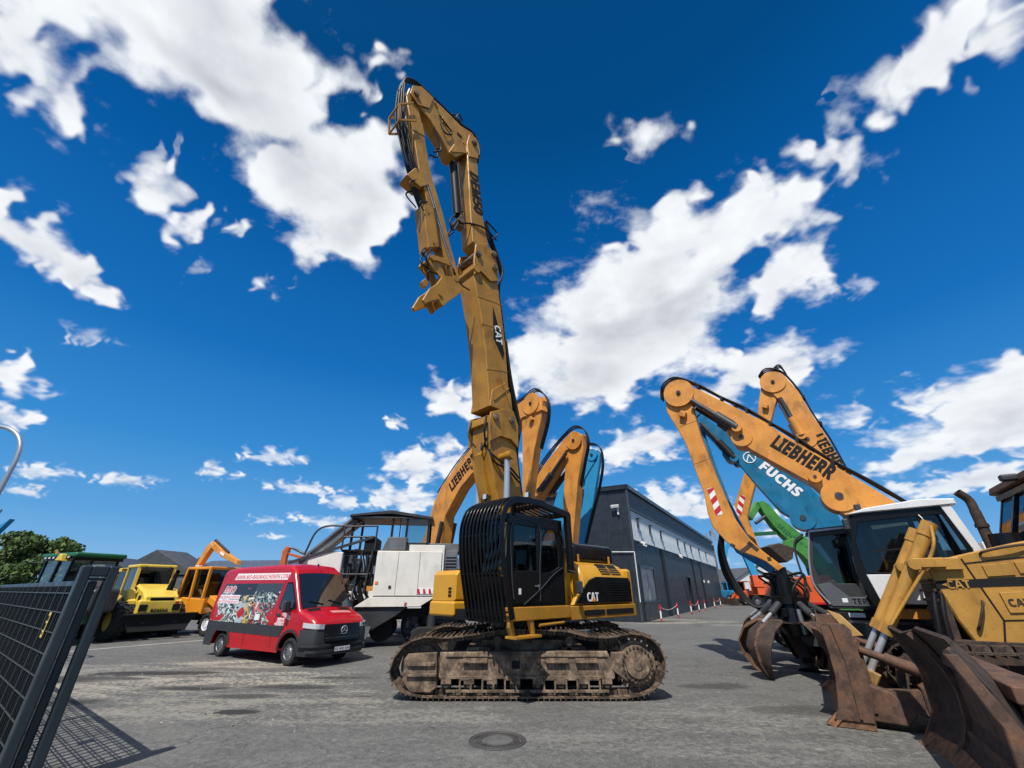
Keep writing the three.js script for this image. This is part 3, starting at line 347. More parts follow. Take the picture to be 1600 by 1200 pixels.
// ================================================================ high-reach demolition excavator
{
  const t = thing('demolition_excavator', 'yellow high reach demolition excavator on crawler tracks with caged black cab', 'excavator', 0.3, 0, 11.7);
  const U = R(-135);                                           // upper structure turned against the tracks
  const up = (name, mat, fn, parent = t) => solid(name, mat, parent, fn, parent === t ? U : 0);
  const path = [[-1.75, .065], [-.9, .06], [.1, .06], [1.1, .06], [1.95, .065], [2.36, .14], [2.64, .31], [2.78, .57], [2.74, .84], [2.54, 1.05], [2.22, 1.13], [1.7, 1.07], [1.25, 1.09], [.85, 1.17], [.2, 1.2], [-.55, 1.19], [-1.15, 1.11], [-1.7, 1.06], [-2.1, 1.07], [-2.46, .95], [-2.69, .70], [-2.73, .43], [-2.53, .2], [-2.18, .09]];
  const TM = { frame: M.mud, shoe: M.shoe, shoe2: M.shoeSteel };
  for (const s of [1, -1]) {
    const zc = s * 1.44, zo = s * 1.66;
    const f = track(t, 'track_frame', path, zc, .62, 56, TM, (b) => {
      b.ext([[-1.78, .36], [1.78, .36], [1.76, .62], [1.66, .82], [-1.78, .80]], .34, s * 1.46, .02); b.box(3.5, .05, .06, 0, .375, s * 1.65); b.box(3.3, .04, .05, 0, .74, s * 1.635);
      b.ext([[-2.5, .68], [-2.42, .78], [-1.84, .80], [-1.8, .2], [-1.92, .12], [-2.32, .12], [-2.5, .3]], .1, s * 1.62, .02); b.box(.6, .05, .08, -2.12, .42, s * 1.69); b.box(.56, .06, .07, -2.14, .6, s * 1.69);
      b.ext([[1.72, .5], [2.0, .3], [2.1, .34], [1.95, .8], [1.74, .8]], .14, s * 1.58, .015);
    });
    for (const [x, w] of [[-1.05, .5], [.62, .46], [1.22, .46]]) solid('step', M.mud, f, (b) => { b.box(w, .04, .09, x, .64, s * 1.675); b.box(w, .06, .02, x, .67, s * 1.64); });
    solid('maker_plate', M.ink, f, (b) => b.box(.16, .14, .01, -.22, .585, s * 1.636));
    for (const [a, e] of [[-1.62, -.05], [.06, 1.62]]) solid('roller_guard', M.mud, f, (b) => { b.box(e - a, .05, .05, (a + e) / 2, .15, zo); const n = 3; for (let i = 0; i < n; i++) { const x = a + .28 + i * (e - a - .4) / (n - .4); b.box(.035, .2, .05, x, .26, zo); b.box(.035, .2, .05, x + .22, .26, zo); b.box(.25, .035, .05, x + .11, .345, zo); } });
    for (let i = 0; i < 8; i++) { const x = -1.62 + i * .46; const ro = solid('track_roller', M.shoeSteel, f, (b) => { b.cyl([x, .26, s * 1.28], [x, .26, s * 1.6], .115, .115, 14); b.cyl([x, .26, s * 1.6], [x, .26, s * 1.655], .075, .06, 12); }); solid('roller_cap', M.mud, ro, (b) => b.box(.2, .09, .03, x, .31, s * 1.665)); }
    for (const x of [.9, -.6]) solid('carrier_roller', M.shoeSteel, f, (b) => { b.cyl([x, 1.0, s * 1.3], [x, 1.0, s * 1.6], .085); b.box(.12, .26, .1, x, .86, s * 1.4); });
    solid('idler', M.shoeSteel, f, (b) => { b.disc(-2.14, .56, s * 1.46, .44, .12, 30); b.disc(-2.14, .56, s * 1.46, .36, .2, 30); });
    const sp = solid('sprocket', M.mud, f, (b) => { b.disc(2.24, .6, s * 1.5, .40, .14, 30); for (let i = 0; i < 20; i++) { const a = i / 20 * 6.2832; b.cube(.09, .07, .1, 2.24 + Math.cos(a) * .43, .6 + Math.sin(a) * .43, s * 1.47, a); } });
    solid('hub', M.mud, sp, (b) => { b.disc(2.24, .6, s * 1.61, .33, .12, 30); b.disc(2.24, .6, s * 1.69, .24, .06, 28); b.disc(2.24, .6, s * 1.725, .1, .02, 20); });
    for (let i = 0; i < 22; i++) { const a = i / 22 * 6.2832; solid('hub_bolt', M.shoeSteel, sp, (b) => b.cyl([2.24 + Math.cos(a) * .29, .6 + Math.sin(a) * .29, s * 1.66], [2.24 + Math.cos(a) * .29, .6 + Math.sin(a) * .29, s * 1.695], .024, .024, 6)); }
  }
  solid('car_body', M.mud, t, (b) => { b.box(1.9, .42, 2.5, 0, .78, 0); b.box(.5, .3, 2.9, -1.0, .72, 0); b.box(.5, .3, 2.9, 1.0, .72, 0); b.cyl([0, .98, 0], [0, 1.16, 0], .86, .8, 32); });
  for (const s of [1, -1]) solid('added_shade_plate', M.ink, t, (b) => b.box(4.0, .62, .06, 0, .47, s * 1.16));  // added black plates: stand in for the shade behind the track rollers
  solid('slew_ring', M.darkGrey, t, (b) => b.cyl([0, 1.14, 0], [0, 1.36, 0], .78, .78, 36));
  // ---- upper structure: x forward, z to the machine's right
  up('main_frame', M.black, (b) => { b.span(1.7, 2.06, 1.36, 1.64, -1.40, -.3); b.span(-2.5, 1.7, 1.34, 1.56, -1.38, 1.4); b.span(-.2, .8, 1.5, 2.5, -.42, .42); });
  const sk = up('side_skirt', M.yellow, (b) => { b.span(.16, 2.08, 1.40, 1.64, -1.60, -1.42); b.ext([[2.06, 1.42], [2.08, 1.3], [1.98, 1.13], [1.9, 1.13], [1.98, 1.42]], .1, -1.53, .01); b.ext([[1.5, 1.42], [1.42, 1.15], [1.34, 1.15], [1.38, 1.42]], .1, -1.53, .01); b.box(.74, .05, .3, 1.66, 1.13, -1.56); b.cyl([.4, 1.32, -1.56], [1.2, 1.30, -1.56], .03); });
  up('engine_cover', M.yellowBright, (b) => {
    b.extX([[-1.42, 1.62], [-1.54, 1.66], [-1.54, 2.14], [-1.49, 2.32], [-1.36, 2.49], [-1.15, 2.58], [-.6, 2.64], [.6, 2.64], [1.15, 2.58], [1.36, 2.49], [1.49, 2.32], [1.54, 2.14], [1.54, 1.66], [1.42, 1.62]], -2.45, -.42, .05);
    b.ext([[-.42, 1.64], [-.0, 1.64], [-.3, 2.0], [-.42, 2.1]], .1, -1.49, .02); b.span(-.42, -.1, 1.6, 2.55, -1.2, -.46); b.span(-.12, .12, 1.6, 2.2, -1.3, -.5);
  });
  up('counterweight', M.yellowBright, (b) => { b.extY([[-2.42, -1.56], [-2.62, -1.54], [-2.82, -1.3], [-2.95, -.8], [-3.0, 0], [-2.95, .8], [-2.82, 1.3], [-2.62, 1.54], [-2.42, 1.56]], 1.38, 2.46, .06); });
  const bd = up('lower_body', M.yellow, (b) => { b.span(-2.66, .13, 1.34, 1.62, -1.58, -1.35); b.span(-2.66, .3, 1.34, 1.62, 1.35, 1.58); });
  for (const [a, e] of [[-.36, -1.18], [-1.24, -2.5]]) up('tool_slot', M.ink, (b) => b.span(a, e, 1.42, 1.53, -1.595, -1.56), bd);
  const sd = up('side_door', M.black, (b) => b.ext([[-.06, 1.665], [-.46, 2.02], [-.66, 2.16], [-.95, 2.24], [-2.44, 2.24], [-2.52, 2.14], [-2.52, 1.665]], .05, -1.55, .01));
  up('lettering', M.inkWhite, (b) => b.text('CAT', .19, .008, B.mat(-.74, 1.80, -1.576, 0, Math.PI, 0)), sd);
  up('logo_wedge', M.inkOrange, (b) => b.ext([[-.83, 1.705], [-.65, 1.705], [-.74, 1.80]], .004, -1.59, 0), sd);
  for (let i = 0; i < 8; i++) up('louvre', M.ink, (b) => b.box(.92, .018, .02, -1.9, 1.74 + i * .055, -1.582), sd);
  const vt = up('vent_grille', M.ink, (b) => { for (const x of [-1.50, -1.98]) b.box(.42, .3, .02, x, 2.44, -1.40, 0, 0, .75); });
  for (const x of [-1.50, -1.98]) for (let i = 0; i < 5; i++) up('vent_slat', M.yellow, (b) => b.box(.42, .018, .03, x, 2.33 + i * .052, -1.50 + i * .050, 0, 0, .75), vt);
  up('engine_hood', M.black, (b) => { b.rbox(1.9, .50, 1.9, -1.75, 2.82, -.1, .15); b.rbox(.75, .40, 1.6, -.62, 2.78, -.1, .12); });
  up('exhaust', M.darkGrey, (b) => { b.cyl([-1.1, 2.7, .8], [-1.1, 3.3, .8], .07); });
  for (const [x, z] of [[-.46, -1.02], [-.9, -1.1], [-2.3, -1.1], [-.3, -.6]]) up('lifting_post', M.yellow, (b) => b.cyl([x, 2.6, z], [x, 2.78, z], .03));
  const tk = up('front_toolbox', M.yellowBright, (b) => { b.ext([[.55, 1.72], [1.72, 1.72], [1.72, 2.28], [1.62, 2.38], [.55, 2.38]], .92, 1.07, .04); b.rbox(1.3, .32, .96, 1.12, 1.55, 1.07, .06); });
  for (let i = 0; i < 3; i++) up('box_vent', M.ink, (b) => b.box(.01, .05, .11, 1.728, 1.83 + i * .075, .80), tk);
  // ---- cab
  const x0 = .24, x1 = 2.0, zl = -1.52, zr = -.40, yb = 1.64, yt = 3.36;
  const cab = up('cab_shell', M.black, (b) => {
    b.ext([[x0, yb], [x1 - .02, yb], [x1 + .06, 2.25], [x1 - .02, yt], [x0 + .05, yt + .04], [x0, yt - .15]], .07, zl + .035, .012, [[[1.16, 2.32], [1.16, 3.2], [1.86, 3.22], [1.9, 2.3]], [[.42, 2.42], [.42, 3.05], [.52, 3.2], [1.0, 3.2], [1.0, 2.28], [.7, 2.3]]]);
    b.ext([[x0, yb], [x1 - .02, yb], [x1 + .06, 2.25], [x1 - .02, yt], [x0 + .05, yt + .04], [x0, yt - .15]], .07, zr - .035, .012, [[[.45, 2.35], [.45, 3.2], [1.86, 3.22], [1.9, 2.2]]]);
    b.span(x0, x1, yt - .02, yt + .09, zl, zr); b.span(x0, x0 + .07, yb, 2.4, zl, zr); b.span(x0, x0 + .07, 3.2, yt, zl, zr); b.span(x0, x1, yb, yb + .08, zl, zr); b.ext([[x1 - .08, yb], [x1 + .02, yb], [x1 + .07, 2.2], [x1 - .04, 2.0]], .98, (zl + zr) / 2, .01);
    for (const z of [zl + .05, zr - .05]) b.bar([x1 + .0, 2.2, z], [x1 - .06, yt, z], .09);
  });
  up('door_window', M.glassMid, (b) => b.ext([[1.15, 2.31], [1.15, 3.21], [1.87, 3.23], [1.91, 2.29]], .008, zl + .03, 0), cab); up('side_window', M.glassMid, (b) => b.ext([[.41, 2.41], [.41, 3.06], [.51, 3.21], [1.01, 3.21], [1.01, 2.27], [.7, 2.29]], .008, zl + .03, 0), cab);
  up('right_window', M.glassMid, (b) => b.ext([[.44, 2.34], [.44, 3.21], [1.87, 3.23], [1.91, 2.19]], .008, zr - .03, 0), cab); up('rear_window', M.glassMid, (b) => b.cube(.008, .8, .9, x0 + .03, 2.8, -1.01), cab);
  up('windscreen', M.glassMid, (b) => b.surf((u, v) => [x1 + .06 - .1 * u * u, 2.22 + 1.12 * u, zl + .08 + .86 * v], 4, 2), cab);
  up('door_frame', M.darkGrey, (b) => { b.tube([[1.1, 1.74, zl - .01], [1.1, 2.3, zl - .01], [1.1, 3.24, zl - .01], [1.9, 3.27, zl - .01], [1.96, 2.3, zl - .01], [1.9, 1.78, zl - .01]], .014, 60, 5); b.tube([[.26, 2.42, zl - .02], [.6, 2.28, zl - .02], [1.1, 1.96, zl - .02], [1.62, 1.68, zl - .02]], .012, 20, 5); }, cab);
  up('door_handle', M.steel, (b) => { b.box(.12, .03, .03, 1.2, 2.02, zl - .02); b.box(.02, .1, .03, 1.15, 2.0, zl - .02); }, cab); up('sticker', M.inkWhite, (b) => b.box(.07, .11, .004, 1.72, 1.92, zl - .006), cab);
  up('grab_rail', M.black, (b) => b.tube([[.34, 2.2, zl - .06], [.34, 3.0, zl - .09], [.36, 3.2, zl - .02]], .02, 20), cab);
  up('seat', M.seat, (b) => { b.rbox(.5, .16, .5, .95, 2.12, -1.0, .06); b.rbox(.16, .7, .5, .72, 2.5, -1.0, .06, .1); b.rbox(.1, .2, .28, .68, 2.95, -1.0, .04); b.box(.7, .3, .14, 1.0, 2.25, -1.32); b.box(.7, .3, .14, 1.0, 2.25, -.7); b.cyl([1.3, 2.35, -1.3], [1.32, 2.62, -1.3], .02); b.cyl([1.3, 2.35, -.7], [1.32, 2.62, -.7], .02); }, cab);
  up('sun_blind', std([.40, .30, .12], { roughness: .9 }), (b) => b.surf((u, v) => [x1 - .02 + .01 * Math.sin(v * 40), 2.45 + .8 * u, zl + .08 + .22 * v], 2, 12), cab);
  // guard cage in front of and over the cab
  const gz0 = -1.66, gz1 = -.36, prof = (z) => [[1.0, 3.80, z], [1.6, 3.80, z], [2.0, 3.76, z], [2.28, 3.58, z], [2.42, 3.26, z], [2.44, 2.9, z], [2.38, 2.4, z], [2.26, 1.9, z], [2.14, 1.42, z]];
  const guard = up('cab_guard', M.black, (b) => {
    for (const z of [gz0, gz1]) { const o = prof(z).map((p) => [p[0], p[1]]), c = new THREE.CatmullRomCurve3(o.map(([x, y]) => v3(x, y, 0))).getPoints(30).map((p) => [p.x, p.y]), n = c.map(([x, y], i) => { const a = c[Math.max(0, i - 1)], e = c[Math.min(30, i + 1)], l = Math.hypot(e[0] - a[0], e[1] - a[1]); return [x + (e[1] - a[1]) / l * .13, y - (e[0] - a[0]) / l * .13]; }); b.ext([...c, ...n.reverse()], .03, z, .004); }
    b.ext([[.12, 3.66], [1.2, 3.80], [1.2, 3.66], [.22, 3.52], [.18, 2.3], [.04, 2.3], [.06, 3.6]], .12, gz0 + .05, .012); b.ext([[.12, 3.66], [1.2, 3.80], [1.2, 3.66], [.22, 3.52], [.06, 3.52]], .12, gz1 - .05, .012);
    b.span(.08, .2, 3.54, 3.66, gz0, gz1); b.span(.9, 1.0, 3.68, 3.78, gz0, gz1); b.bar([1.9, 3.4, -1.5], [2.0, 3.74, -1.62], .05); b.bar([1.9, 3.4, -.5], [2.0, 3.74, -.4], .05);
  });
  up('added_blackout_plate', M.black, (b) => b.ext([[.3, 1.5], [2.08, 1.5], [2.3, 2.4], [2.34, 2.9], [2.3, 3.3], [2.1, 3.6], [1.6, 3.7], [.3, 3.55]], .012, gz1 + .01, 0), guard);  // added black sheet, keeps the view through the cage bars dark
  for (let i = 1; i < 11; i++) { const z = gz0 + (gz1 - gz0) * i / 11; up('guard_bar', M.black, (b) => b.tube(prof(z), .021, 34, 6), guard); }
  for (const k of [1.05, 2.9, 4.75, 6.3, 7.7]) { const c = new THREE.CatmullRomCurve3(prof(0).map((p) => v3(...p))), p = c.getPoint(k / 8); up('guard_tie', M.black, (b) => b.cube(.03, .03, gz1 - gz0, p.x - .03, p.y, (gz0 + gz1) / 2), guard); }
  up('roof_bars', M.black, (b) => { for (let i = 1; i < 8; i++) { const z = gz0 + (gz1 - gz0) * i / 8; b.cyl([.12, 3.62, z], [1.0, 3.78, z], .02, .02, 6); } }, guard);
  for (const [x, z] of [[2.05, -.55], [1.5, -1.4]]) { const w = up('work_lamp', M.plastic, (b) => { b.box(.09, .13, .13, x - .2, 3.93, z); b.cyl([x - .2, 3.8, z], [x - .2, 3.88, z], .02); }); up('lens', M.lamp, (b) => b.box(.01, .11, .11, x - .15, 3.93, z), w); }
  const mr = up('mirror', M.plastic, (b) => { b.rbox(.06, .26, .18, .05, 2.0, -1.78, .03); b.tube([[.2, 2.35, -1.62], [.1, 2.3, -1.74], [.05, 2.1, -1.78]], .012); });
  // ---- boom and arm
  const hatch = M.yellow;
  const foot = up('boom_foot', hatch, (b) => { b.ext([[.1, 1.7], [.42, 4.2], [.66, 5.7], [.72, 6.22], [1.62, 6.08], [1.6, 5.0], [1.3, 4.04], [.95, 1.7]], .74, 0, .02); b.ext([[.62, 5.45], [.62, 6.1], [.8, 6.48], [1.2, 6.44], [1.66, 6.22], [1.72, 5.9], [1.66, 5.4], [1.3, 5.62], [.9, 5.62]], .06, -.42, .012); b.ext([[.62, 5.45], [.62, 6.1], [.8, 6.48], [1.2, 6.44], [1.66, 6.22], [1.72, 5.9], [1.66, 5.4], [1.3, 5.62], [.9, 5.62]], .06, .42, .012); b.box(.34, .22, .78, 1.55, 6.0, 0, .1); });
  up('gusset', hatch, (b) => { b.ext([[1.32, 4.1], [1.45, 4.05], [1.72, 5.1], [1.6, 5.2]], .3, 0, .01); b.bar([1.62, 5.2, -.38], [1.64, 6.05, -.38], .03); }, foot);
  for (const [x, y] of [[1.5, 6.1], [.9, 6.18]]) up('hinge_pin', M.mud, (b) => { b.cyl([x, y, -.5], [x, y, .5], .1, .1, 18); b.cyl([x, y, -.53], [x, y, .53], .055, .055, 12); }, foot);
  const mainB = up('main_boom', hatch, (b) => { b.ext([[.84, 6.5], [.94, 7.4], [1.04, 8.43], [1.27, 9.88], [1.5, 11.2], [1.62, 11.5], [2.42, 11.0], [2.40, 10.4], [2.10, 9.3], [1.85, 8.09], [1.70, 6.9], [1.66, 6.42]], .72, 0, .02); b.ext([[.80, 6.42], [.88, 7.0], [1.1, 7.3], [1.6, 6.9], [1.68, 6.4]], .05, -.385, .01); b.ext([[.80, 6.42], [.88, 7.0], [1.1, 7.3], [1.6, 6.9], [1.68, 6.4]], .05, .385, .01); });
  for (const y of [7.6, 9.0, 9.9]) up('weld_seam', hatch, (b) => { const a = .94 + (y - 7.4) * .105, e = 1.80 + (y - 7.6) * .19; b.bar([a, y + .12, -.363], [e, y - .1, -.363], .02, .012); }, mainB); for (const [p, q] of [[[.98, 7.15, -.42], [1.55, 6.6, -.42]], [[.9, 6.6, -.42], [1.3, 7.35, -.42]]]) up('lock_bar', hatch, (b) => b.bar(p, q, .035, .03), mainB);
  const j2 = up('boom_joint', hatch, (b) => { for (const z of [-.4, .4]) b.ext([[1.46, 10.8], [1.50, 11.4], [1.68, 11.85], [2.05, 12.0], [2.46, 11.7], [2.50, 11.0], [2.44, 10.5], [2.2, 10.75], [1.8, 10.6]], .07, z, .012); b.cyl([2.38, 10.72, -.46], [2.38, 10.72, .46], .13); });
  for (const [x, y] of [[2.36, 11.32], [1.66, 11.2], [1.72, 11.75]]) up('hinge_pin', M.mud, (b) => { b.cyl([x, y, -.5], [x, y, .5], .11, .11, 18); b.cyl([x, y, -.53], [x, y, .53], .06, .06, 12); }, j2);
  const upper = up('upper_boom', hatch, (b) => { b.ext([[1.6, 11.5], [1.86, 12.4], [2.13, 13.4], [2.36, 14.8], [2.5, 16.0], [2.5, 16.6], [2.66, 16.86], [2.9, 16.72], [2.98, 16.2], [2.86, 15.05], [2.64, 13.1], [2.47, 11.9]], .56, 0, .02); b.ext([[2.48, 15.9], [2.46, 16.6], [2.64, 16.92], [2.94, 16.78], [3.02, 16.2], [2.9, 15.6]], .05, -.31, .01); b.ext([[2.48, 15.9], [2.46, 16.6], [2.64, 16.92], [2.94, 16.78], [3.02, 16.2], [2.9, 15.6]], .05, .31, .01); });
  up('lettering', M.ink, (b) => b.text('DEM50', .40, .008, B.mat(2.44, 14.15, -.284, 0, Math.PI, R(-80))), upper);
  up('hinge_pin', M.mud, (b) => { b.cyl([2.72, 16.5, -.4], [2.72, 16.5, .4], .12, .12, 18); b.cyl([2.72, 16.5, -.44], [2.72, 16.5, .44], .06, .06, 12); }, upper);
  const lp = up('logo_panel', M.ink, (b) => b.ext([[1.62, 9.75], [1.30, 8.95], [1.12, 8.3], [1.16, 8.05], [1.56, 8.62]], .006, -.364, 0), mainB);
  up('lettering', M.inkWhite, (b) => b.text('CAT', .25, .006, B.mat(1.37, 8.83, -.368, 0, Math.PI, R(-80))), mainB);
  const jib = up('jib', hatch, (b) => { b.ext([[2.45, 16.5], [2.5, 17.0], [2.75, 17.22], [3.28, 17.05], [4.14, 17.15], [4.8, 17.1], [5.22, 16.85], [5.3, 16.4], [4.97, 16.15], [4.5, 15.95], [3.99, 15.5], [3.66, 15.14], [3.4, 15.12], [2.96, 15.79], [2.6, 16.35]], .44, 0, .02); b.ext([[2.96, 15.79], [3.4, 15.12], [3.68, 15.1], [3.5, 15.72]], .52, 0, .02); for (const z of [-.25, .25]) b.ext([[4.5, 17.12], [5.0, 17.14], [5.3, 16.8], [5.34, 16.3], [5.0, 16.1], [4.6, 16.4]], .04, z, .01); });
  up('weld_plate', hatch, (b) => { b.box(.5, .34, .46, 3.8, 16.5, 0, -.1); b.bar([3.1, 16.2, -.235], [3.2, 16.7, -.235], .04, .02); b.bar([4.3, 16.8, -.24], [4.4, 16.95, -.24], .05, .08); b.bar([2.9, 15.85, -.27], [3.6, 15.2, -.27], .05, .04); }, jib);
  up('hatch', M.ink, (b) => b.box(.22, .12, .01, 3.3, 16.45, -.23), jib);
  const arm = up('stick', hatch, (b) => { b.ext([[5.36, 16.7], [5.42, 16.2], [5.28, 15.7], [4.95, 14.68], [4.6, 13.4], [4.15, 12.25], [3.70, 11.28], [3.26, 10.33], [3.06, 9.86], [2.84, 9.9], [2.80, 10.25], [3.2, 11.2], [3.62, 12.36], [4.18, 13.6], [4.58, 15.0], [4.92, 16.1], [5.0, 16.7]], .36, 0, .02); b.ext([[4.72, 15.5], [5.2, 15.4], [5.0, 14.85], [4.58, 15.0]], .40, 0, .01); });
  up('hinge_pin', M.mud, (b) => b.cyl([5.14, 16.5, -.34], [5.14, 16.5, .34], .10), arm);
  up('head_frame', hatch, (b) => { for (const z of [-.3, .3]) { b.bar([5.2, 15.9, z], [5.62, 15.3, z], .05); b.bar([5.0, 15.2, z], [5.52, 14.62, z], .05); b.bar([5.62, 15.3, z], [5.52, 14.62, z], .05); } b.bar([5.62, 15.3, -.3], [5.62, 15.3, .3], .05); b.bar([5.52, 14.62, -.3], [5.52, 14.62, .3], .05); }, arm);
  up('cover_box', hatch, (b) => { b.ext([[4.34, 12.1], [3.96, 12.24], [3.63, 10.88], [3.99, 10.62]], .46, 0, .015); }, arm); up('bracket_box', hatch, (b) => b.ext([[4.98, 12.74], [4.75, 13.28], [4.36, 13.45], [4.22, 13.02], [4.5, 12.66]], .46, 0, .015), arm);
  for (const [x, y] of [[4.12, 11.85], [3.84, 10.85]]) up('cover_bolt', M.ink, (b) => b.cyl([x, y, -.24], [x, y, -.25], .025, .025, 8), arm);
  const ac = up('arm_cylinder', M.hose, (b) => { b.cyl([3.30, 15.1, 0], [2.96, 12.9, 0], .13, .13, 16); b.cyl([3.22, 15.0, -.17], [2.88, 13.0, -.16], .035); b.cyl([3.22, 15.0, .17], [2.88, 13.0, .16], .035); }); up('rod', M.chrome, (b) => b.cyl([3.36, 15.4, 0], [3.28, 15.0, 0], .07), ac); up('clevis', M.mud, (b) => { b.cyl([2.9, 12.6, -.2], [2.9, 12.6, .2], .11); b.box(.2, .5, .24, 2.82, 12.65, 0); }, ac);
  const tc = up('tool_cylinder', M.hose, (b) => { b.cyl([4.6, 12.75, 0], [4.2, 12.1, 0], .1); b.cyl([3.6, 10.8, -.25], [3.95, 12.2, -.24], .03); }); up('rod', M.chrome, (b) => b.cyl([3.84, 10.75, 0], [3.72, 10.3, 0], .06), tc);
  const lk = up('tool_link', hatch, (b) => { for (const z of [-.19, .19]) { b.ext([[4.0, 10.16], [3.9, 10.4], [3.6, 10.42], [3.3, 9.92], [3.42, 9.78], [3.7, 9.96]], .07, z, .01); b.ext([[3.3, 10.6], [3.85, 10.4], [3.82, 10.26], [3.2, 10.4]], .06, z * 1.3, .01); } b.cyl([3.82, 10.3, -.3], [3.82, 10.3, .3], .09); b.cyl([3.4, 9.86, -.28], [3.4, 9.86, .28], .09); b.cyl([3.0, 10.05, -.3], [3.0, 10.05, .3], .1); });
  const cp = up('quick_coupler', hatch, (b) => { for (const z of [-.24, .24]) b.ext([[3.48, 9.84], [3.2, 10.02], [2.88, 9.98], [2.74, 9.78], [2.96, 9.42], [3.2, 9.12], [3.36, 8.86], [3.44, 8.9], [3.52, 9.02], [3.72, 8.86], [3.92, 8.66], [4.0, 8.74], [3.84, 9.2], [3.62, 9.5]], .09, z, .012); b.ext([[3.45, 9.7], [3.0, 9.9], [2.82, 9.74], [3.1, 9.38], [3.4, 9.2]], .46, 0, .012); b.ext([[3.8, 9.42], [3.74, 9.6], [3.88, 9.66], [3.98, 9.48], [3.9, 9.34]], .14, 0, .01); b.cyl([3.5, 9.2, -.32], [3.5, 9.2, .32], .06); });
  for (const z of [-.60, .47]) { const bc = up('boom_cylinder', M.yellow, (b) => { b.cyl([1.32, 1.9, z], [1.22, 3.9, z], .13, .13, 16); b.cyl([1.22, 3.8, z], [1.22, 3.94, z], .15); b.cyl([1.2, 5.06, z - .02 * Math.sign(z)], [1.2, 5.06, z + .16 * Math.sign(z)], .12); b.cyl([1.22, 3.9, z], [1.2, 5.06, z], .05); }); up('rod', M.chrome, (b) => b.cyl([1.22, 3.9, z], [1.2, 5.0, z], .075, .075, 16), bc); }
  up('cylinder_pin', M.yellow, (b) => b.cyl([1.2, 5.06, -.8], [1.2, 5.06, .8], .105, .105, 18), foot);
  // hoses
  const r = rng(42), hoses = (name, list, rad) => up(name, M.hose, (b) => { for (const l of list) b.tube(l, rad, 36, 6); });
  hoses('boom_hoses', [-.30, -.22, -.14, -.05, .05].map((z, i) => [[.1 + .02 * i, 2.4, z], [.36, 4.2, z], [.52, 5.4, z], [.44 - .05 * i, 6.1, z - .05], [.52 - .05 * i, 6.7, z], [.76, 7.6, z], [.98, 8.8, z]]), .035);
  hoses('boom_pipes', [-.28, -.18, -.08, .04].map((z) => [[.98, 8.7, z], [1.08, 9.3, z], [1.22, 10.1, z], [1.38, 10.8, z]]), .028);
  hoses('joint_hoses', [-.28, -.2, -.12, -.02].map((z, i) => [[1.30, 10.3, z], [1.32 - .04 * i, 10.8, z - .04], [1.2 - .06 * i, 11.4, z - .06], [1.36 - .05 * i, 12.0, z], [1.74, 12.7, z], [1.95, 13.2, z]]), .032);
  hoses('joint_loops', [[[1.5, 12.6, -.33], [2.0, 12.75, -.34], [2.5, 12.62, -.3], [2.95, 12.5, -.1]], [[1.7, 12.5, -.34], [1.5, 12.9, -.35], [1.98, 13.2, -.3]], [[2.95, 12.5, -.1], [3.15, 12.0, -.12], [3.3, 12.2, -.14], [3.1, 12.75, -.1]], [[2.98, 12.2, .1], [3.28, 11.7, 0], [3.12, 12.3, -.1]]], .03);
  hoses('foot_loops', [[[1.62, 5.3, -.3], [1.5, 4.9, -.42], [1.1, 4.75, -.5], [.7, 4.55, -.46], [.5, 4.5, -.4]], [[1.62, 5.36, -.2], [1.45, 5.0, -.44], [1.05, 4.82, -.52], [.6, 4.6, -.46]], [[1.75, 6.1, -.36], [1.82, 5.7, -.38], [1.72, 5.45, -.3], [1.62, 5.3, -.2]], [[1.72, 6.1, .3], [1.86, 5.6, .2], [1.78, 5.3, 0]], [[1.66, 5.42, -.1], [1.74, 5.2, -.2], [1.7, 5.5, -.36]]], .026);
  hoses('jib_hoses', [-.16, -.09, 0, .1].map((z, i) => [[2.35, 16.0, z], [2.32, 16.8 + .03 * i, z], [2.6, 17.36 + .03 * i, z], [3.3, 17.25 + .03 * (i % 2), z], [4.2, 17.32, z], [4.8, 17.34, z], [5.15, 17.34 + .06 * i, z], [5.5, 17.1 + .03 * i, z], [5.58, 16.6, z]]), .032);
  hoses('jib_loops', [[[3.5, 17.25, -.2], [3.4, 17.5, -.25], [3.2, 17.4, -.2]], [[3.8, 17.28, 0], [3.5, 17.56, -.1], [3.3, 17.28, -.2]], [[4.1, 16.2, -.24], [3.9, 15.8, -.3], [3.65, 16.1, -.28], [4.2, 16.5, -.26]], [[4.3, 15.8, -.2], [3.95, 15.0, -.2], [4.2, 14.6, -.2]], [[3.9, 15.4, .1], [3.95, 14.8, 0], [4.25, 14.5, -.1]]], .03);
  up('stick_hoses', M.hose, (b) => { for (let i = 0; i < 9; i++) { const z = -.22 + i * .055, o = .05 * Math.sin(i * 2.1); b.tube([[5.56 + o * .6, 16.65, z], [5.50 + o, 15.9, z], [5.40 + o, 15.2, z + .02], [5.16 + o, 14.5, z], [4.92 + o * .6, 13.8, z], [4.64, 13.2, z]], .026, 36, 6); } });
  up('stick_pipes', M.steel, (b) => { for (const z of [-.14, .02, .16]) b.cyl([5.42, 15.7, z], [4.94, 14.0, z], .022); b.tube([[4.5, 13.4, -.2], [4.1, 12.6, -.2], [3.66, 11.6, -.2], [3.28, 10.8, -.2], [3.0, 10.3, -.2]], .022); b.tube([[4.42, 13.4, -.22], [4.0, 12.55, -.21], [3.56, 11.55, -.21], [3.18, 10.8, -.2]], .018); });
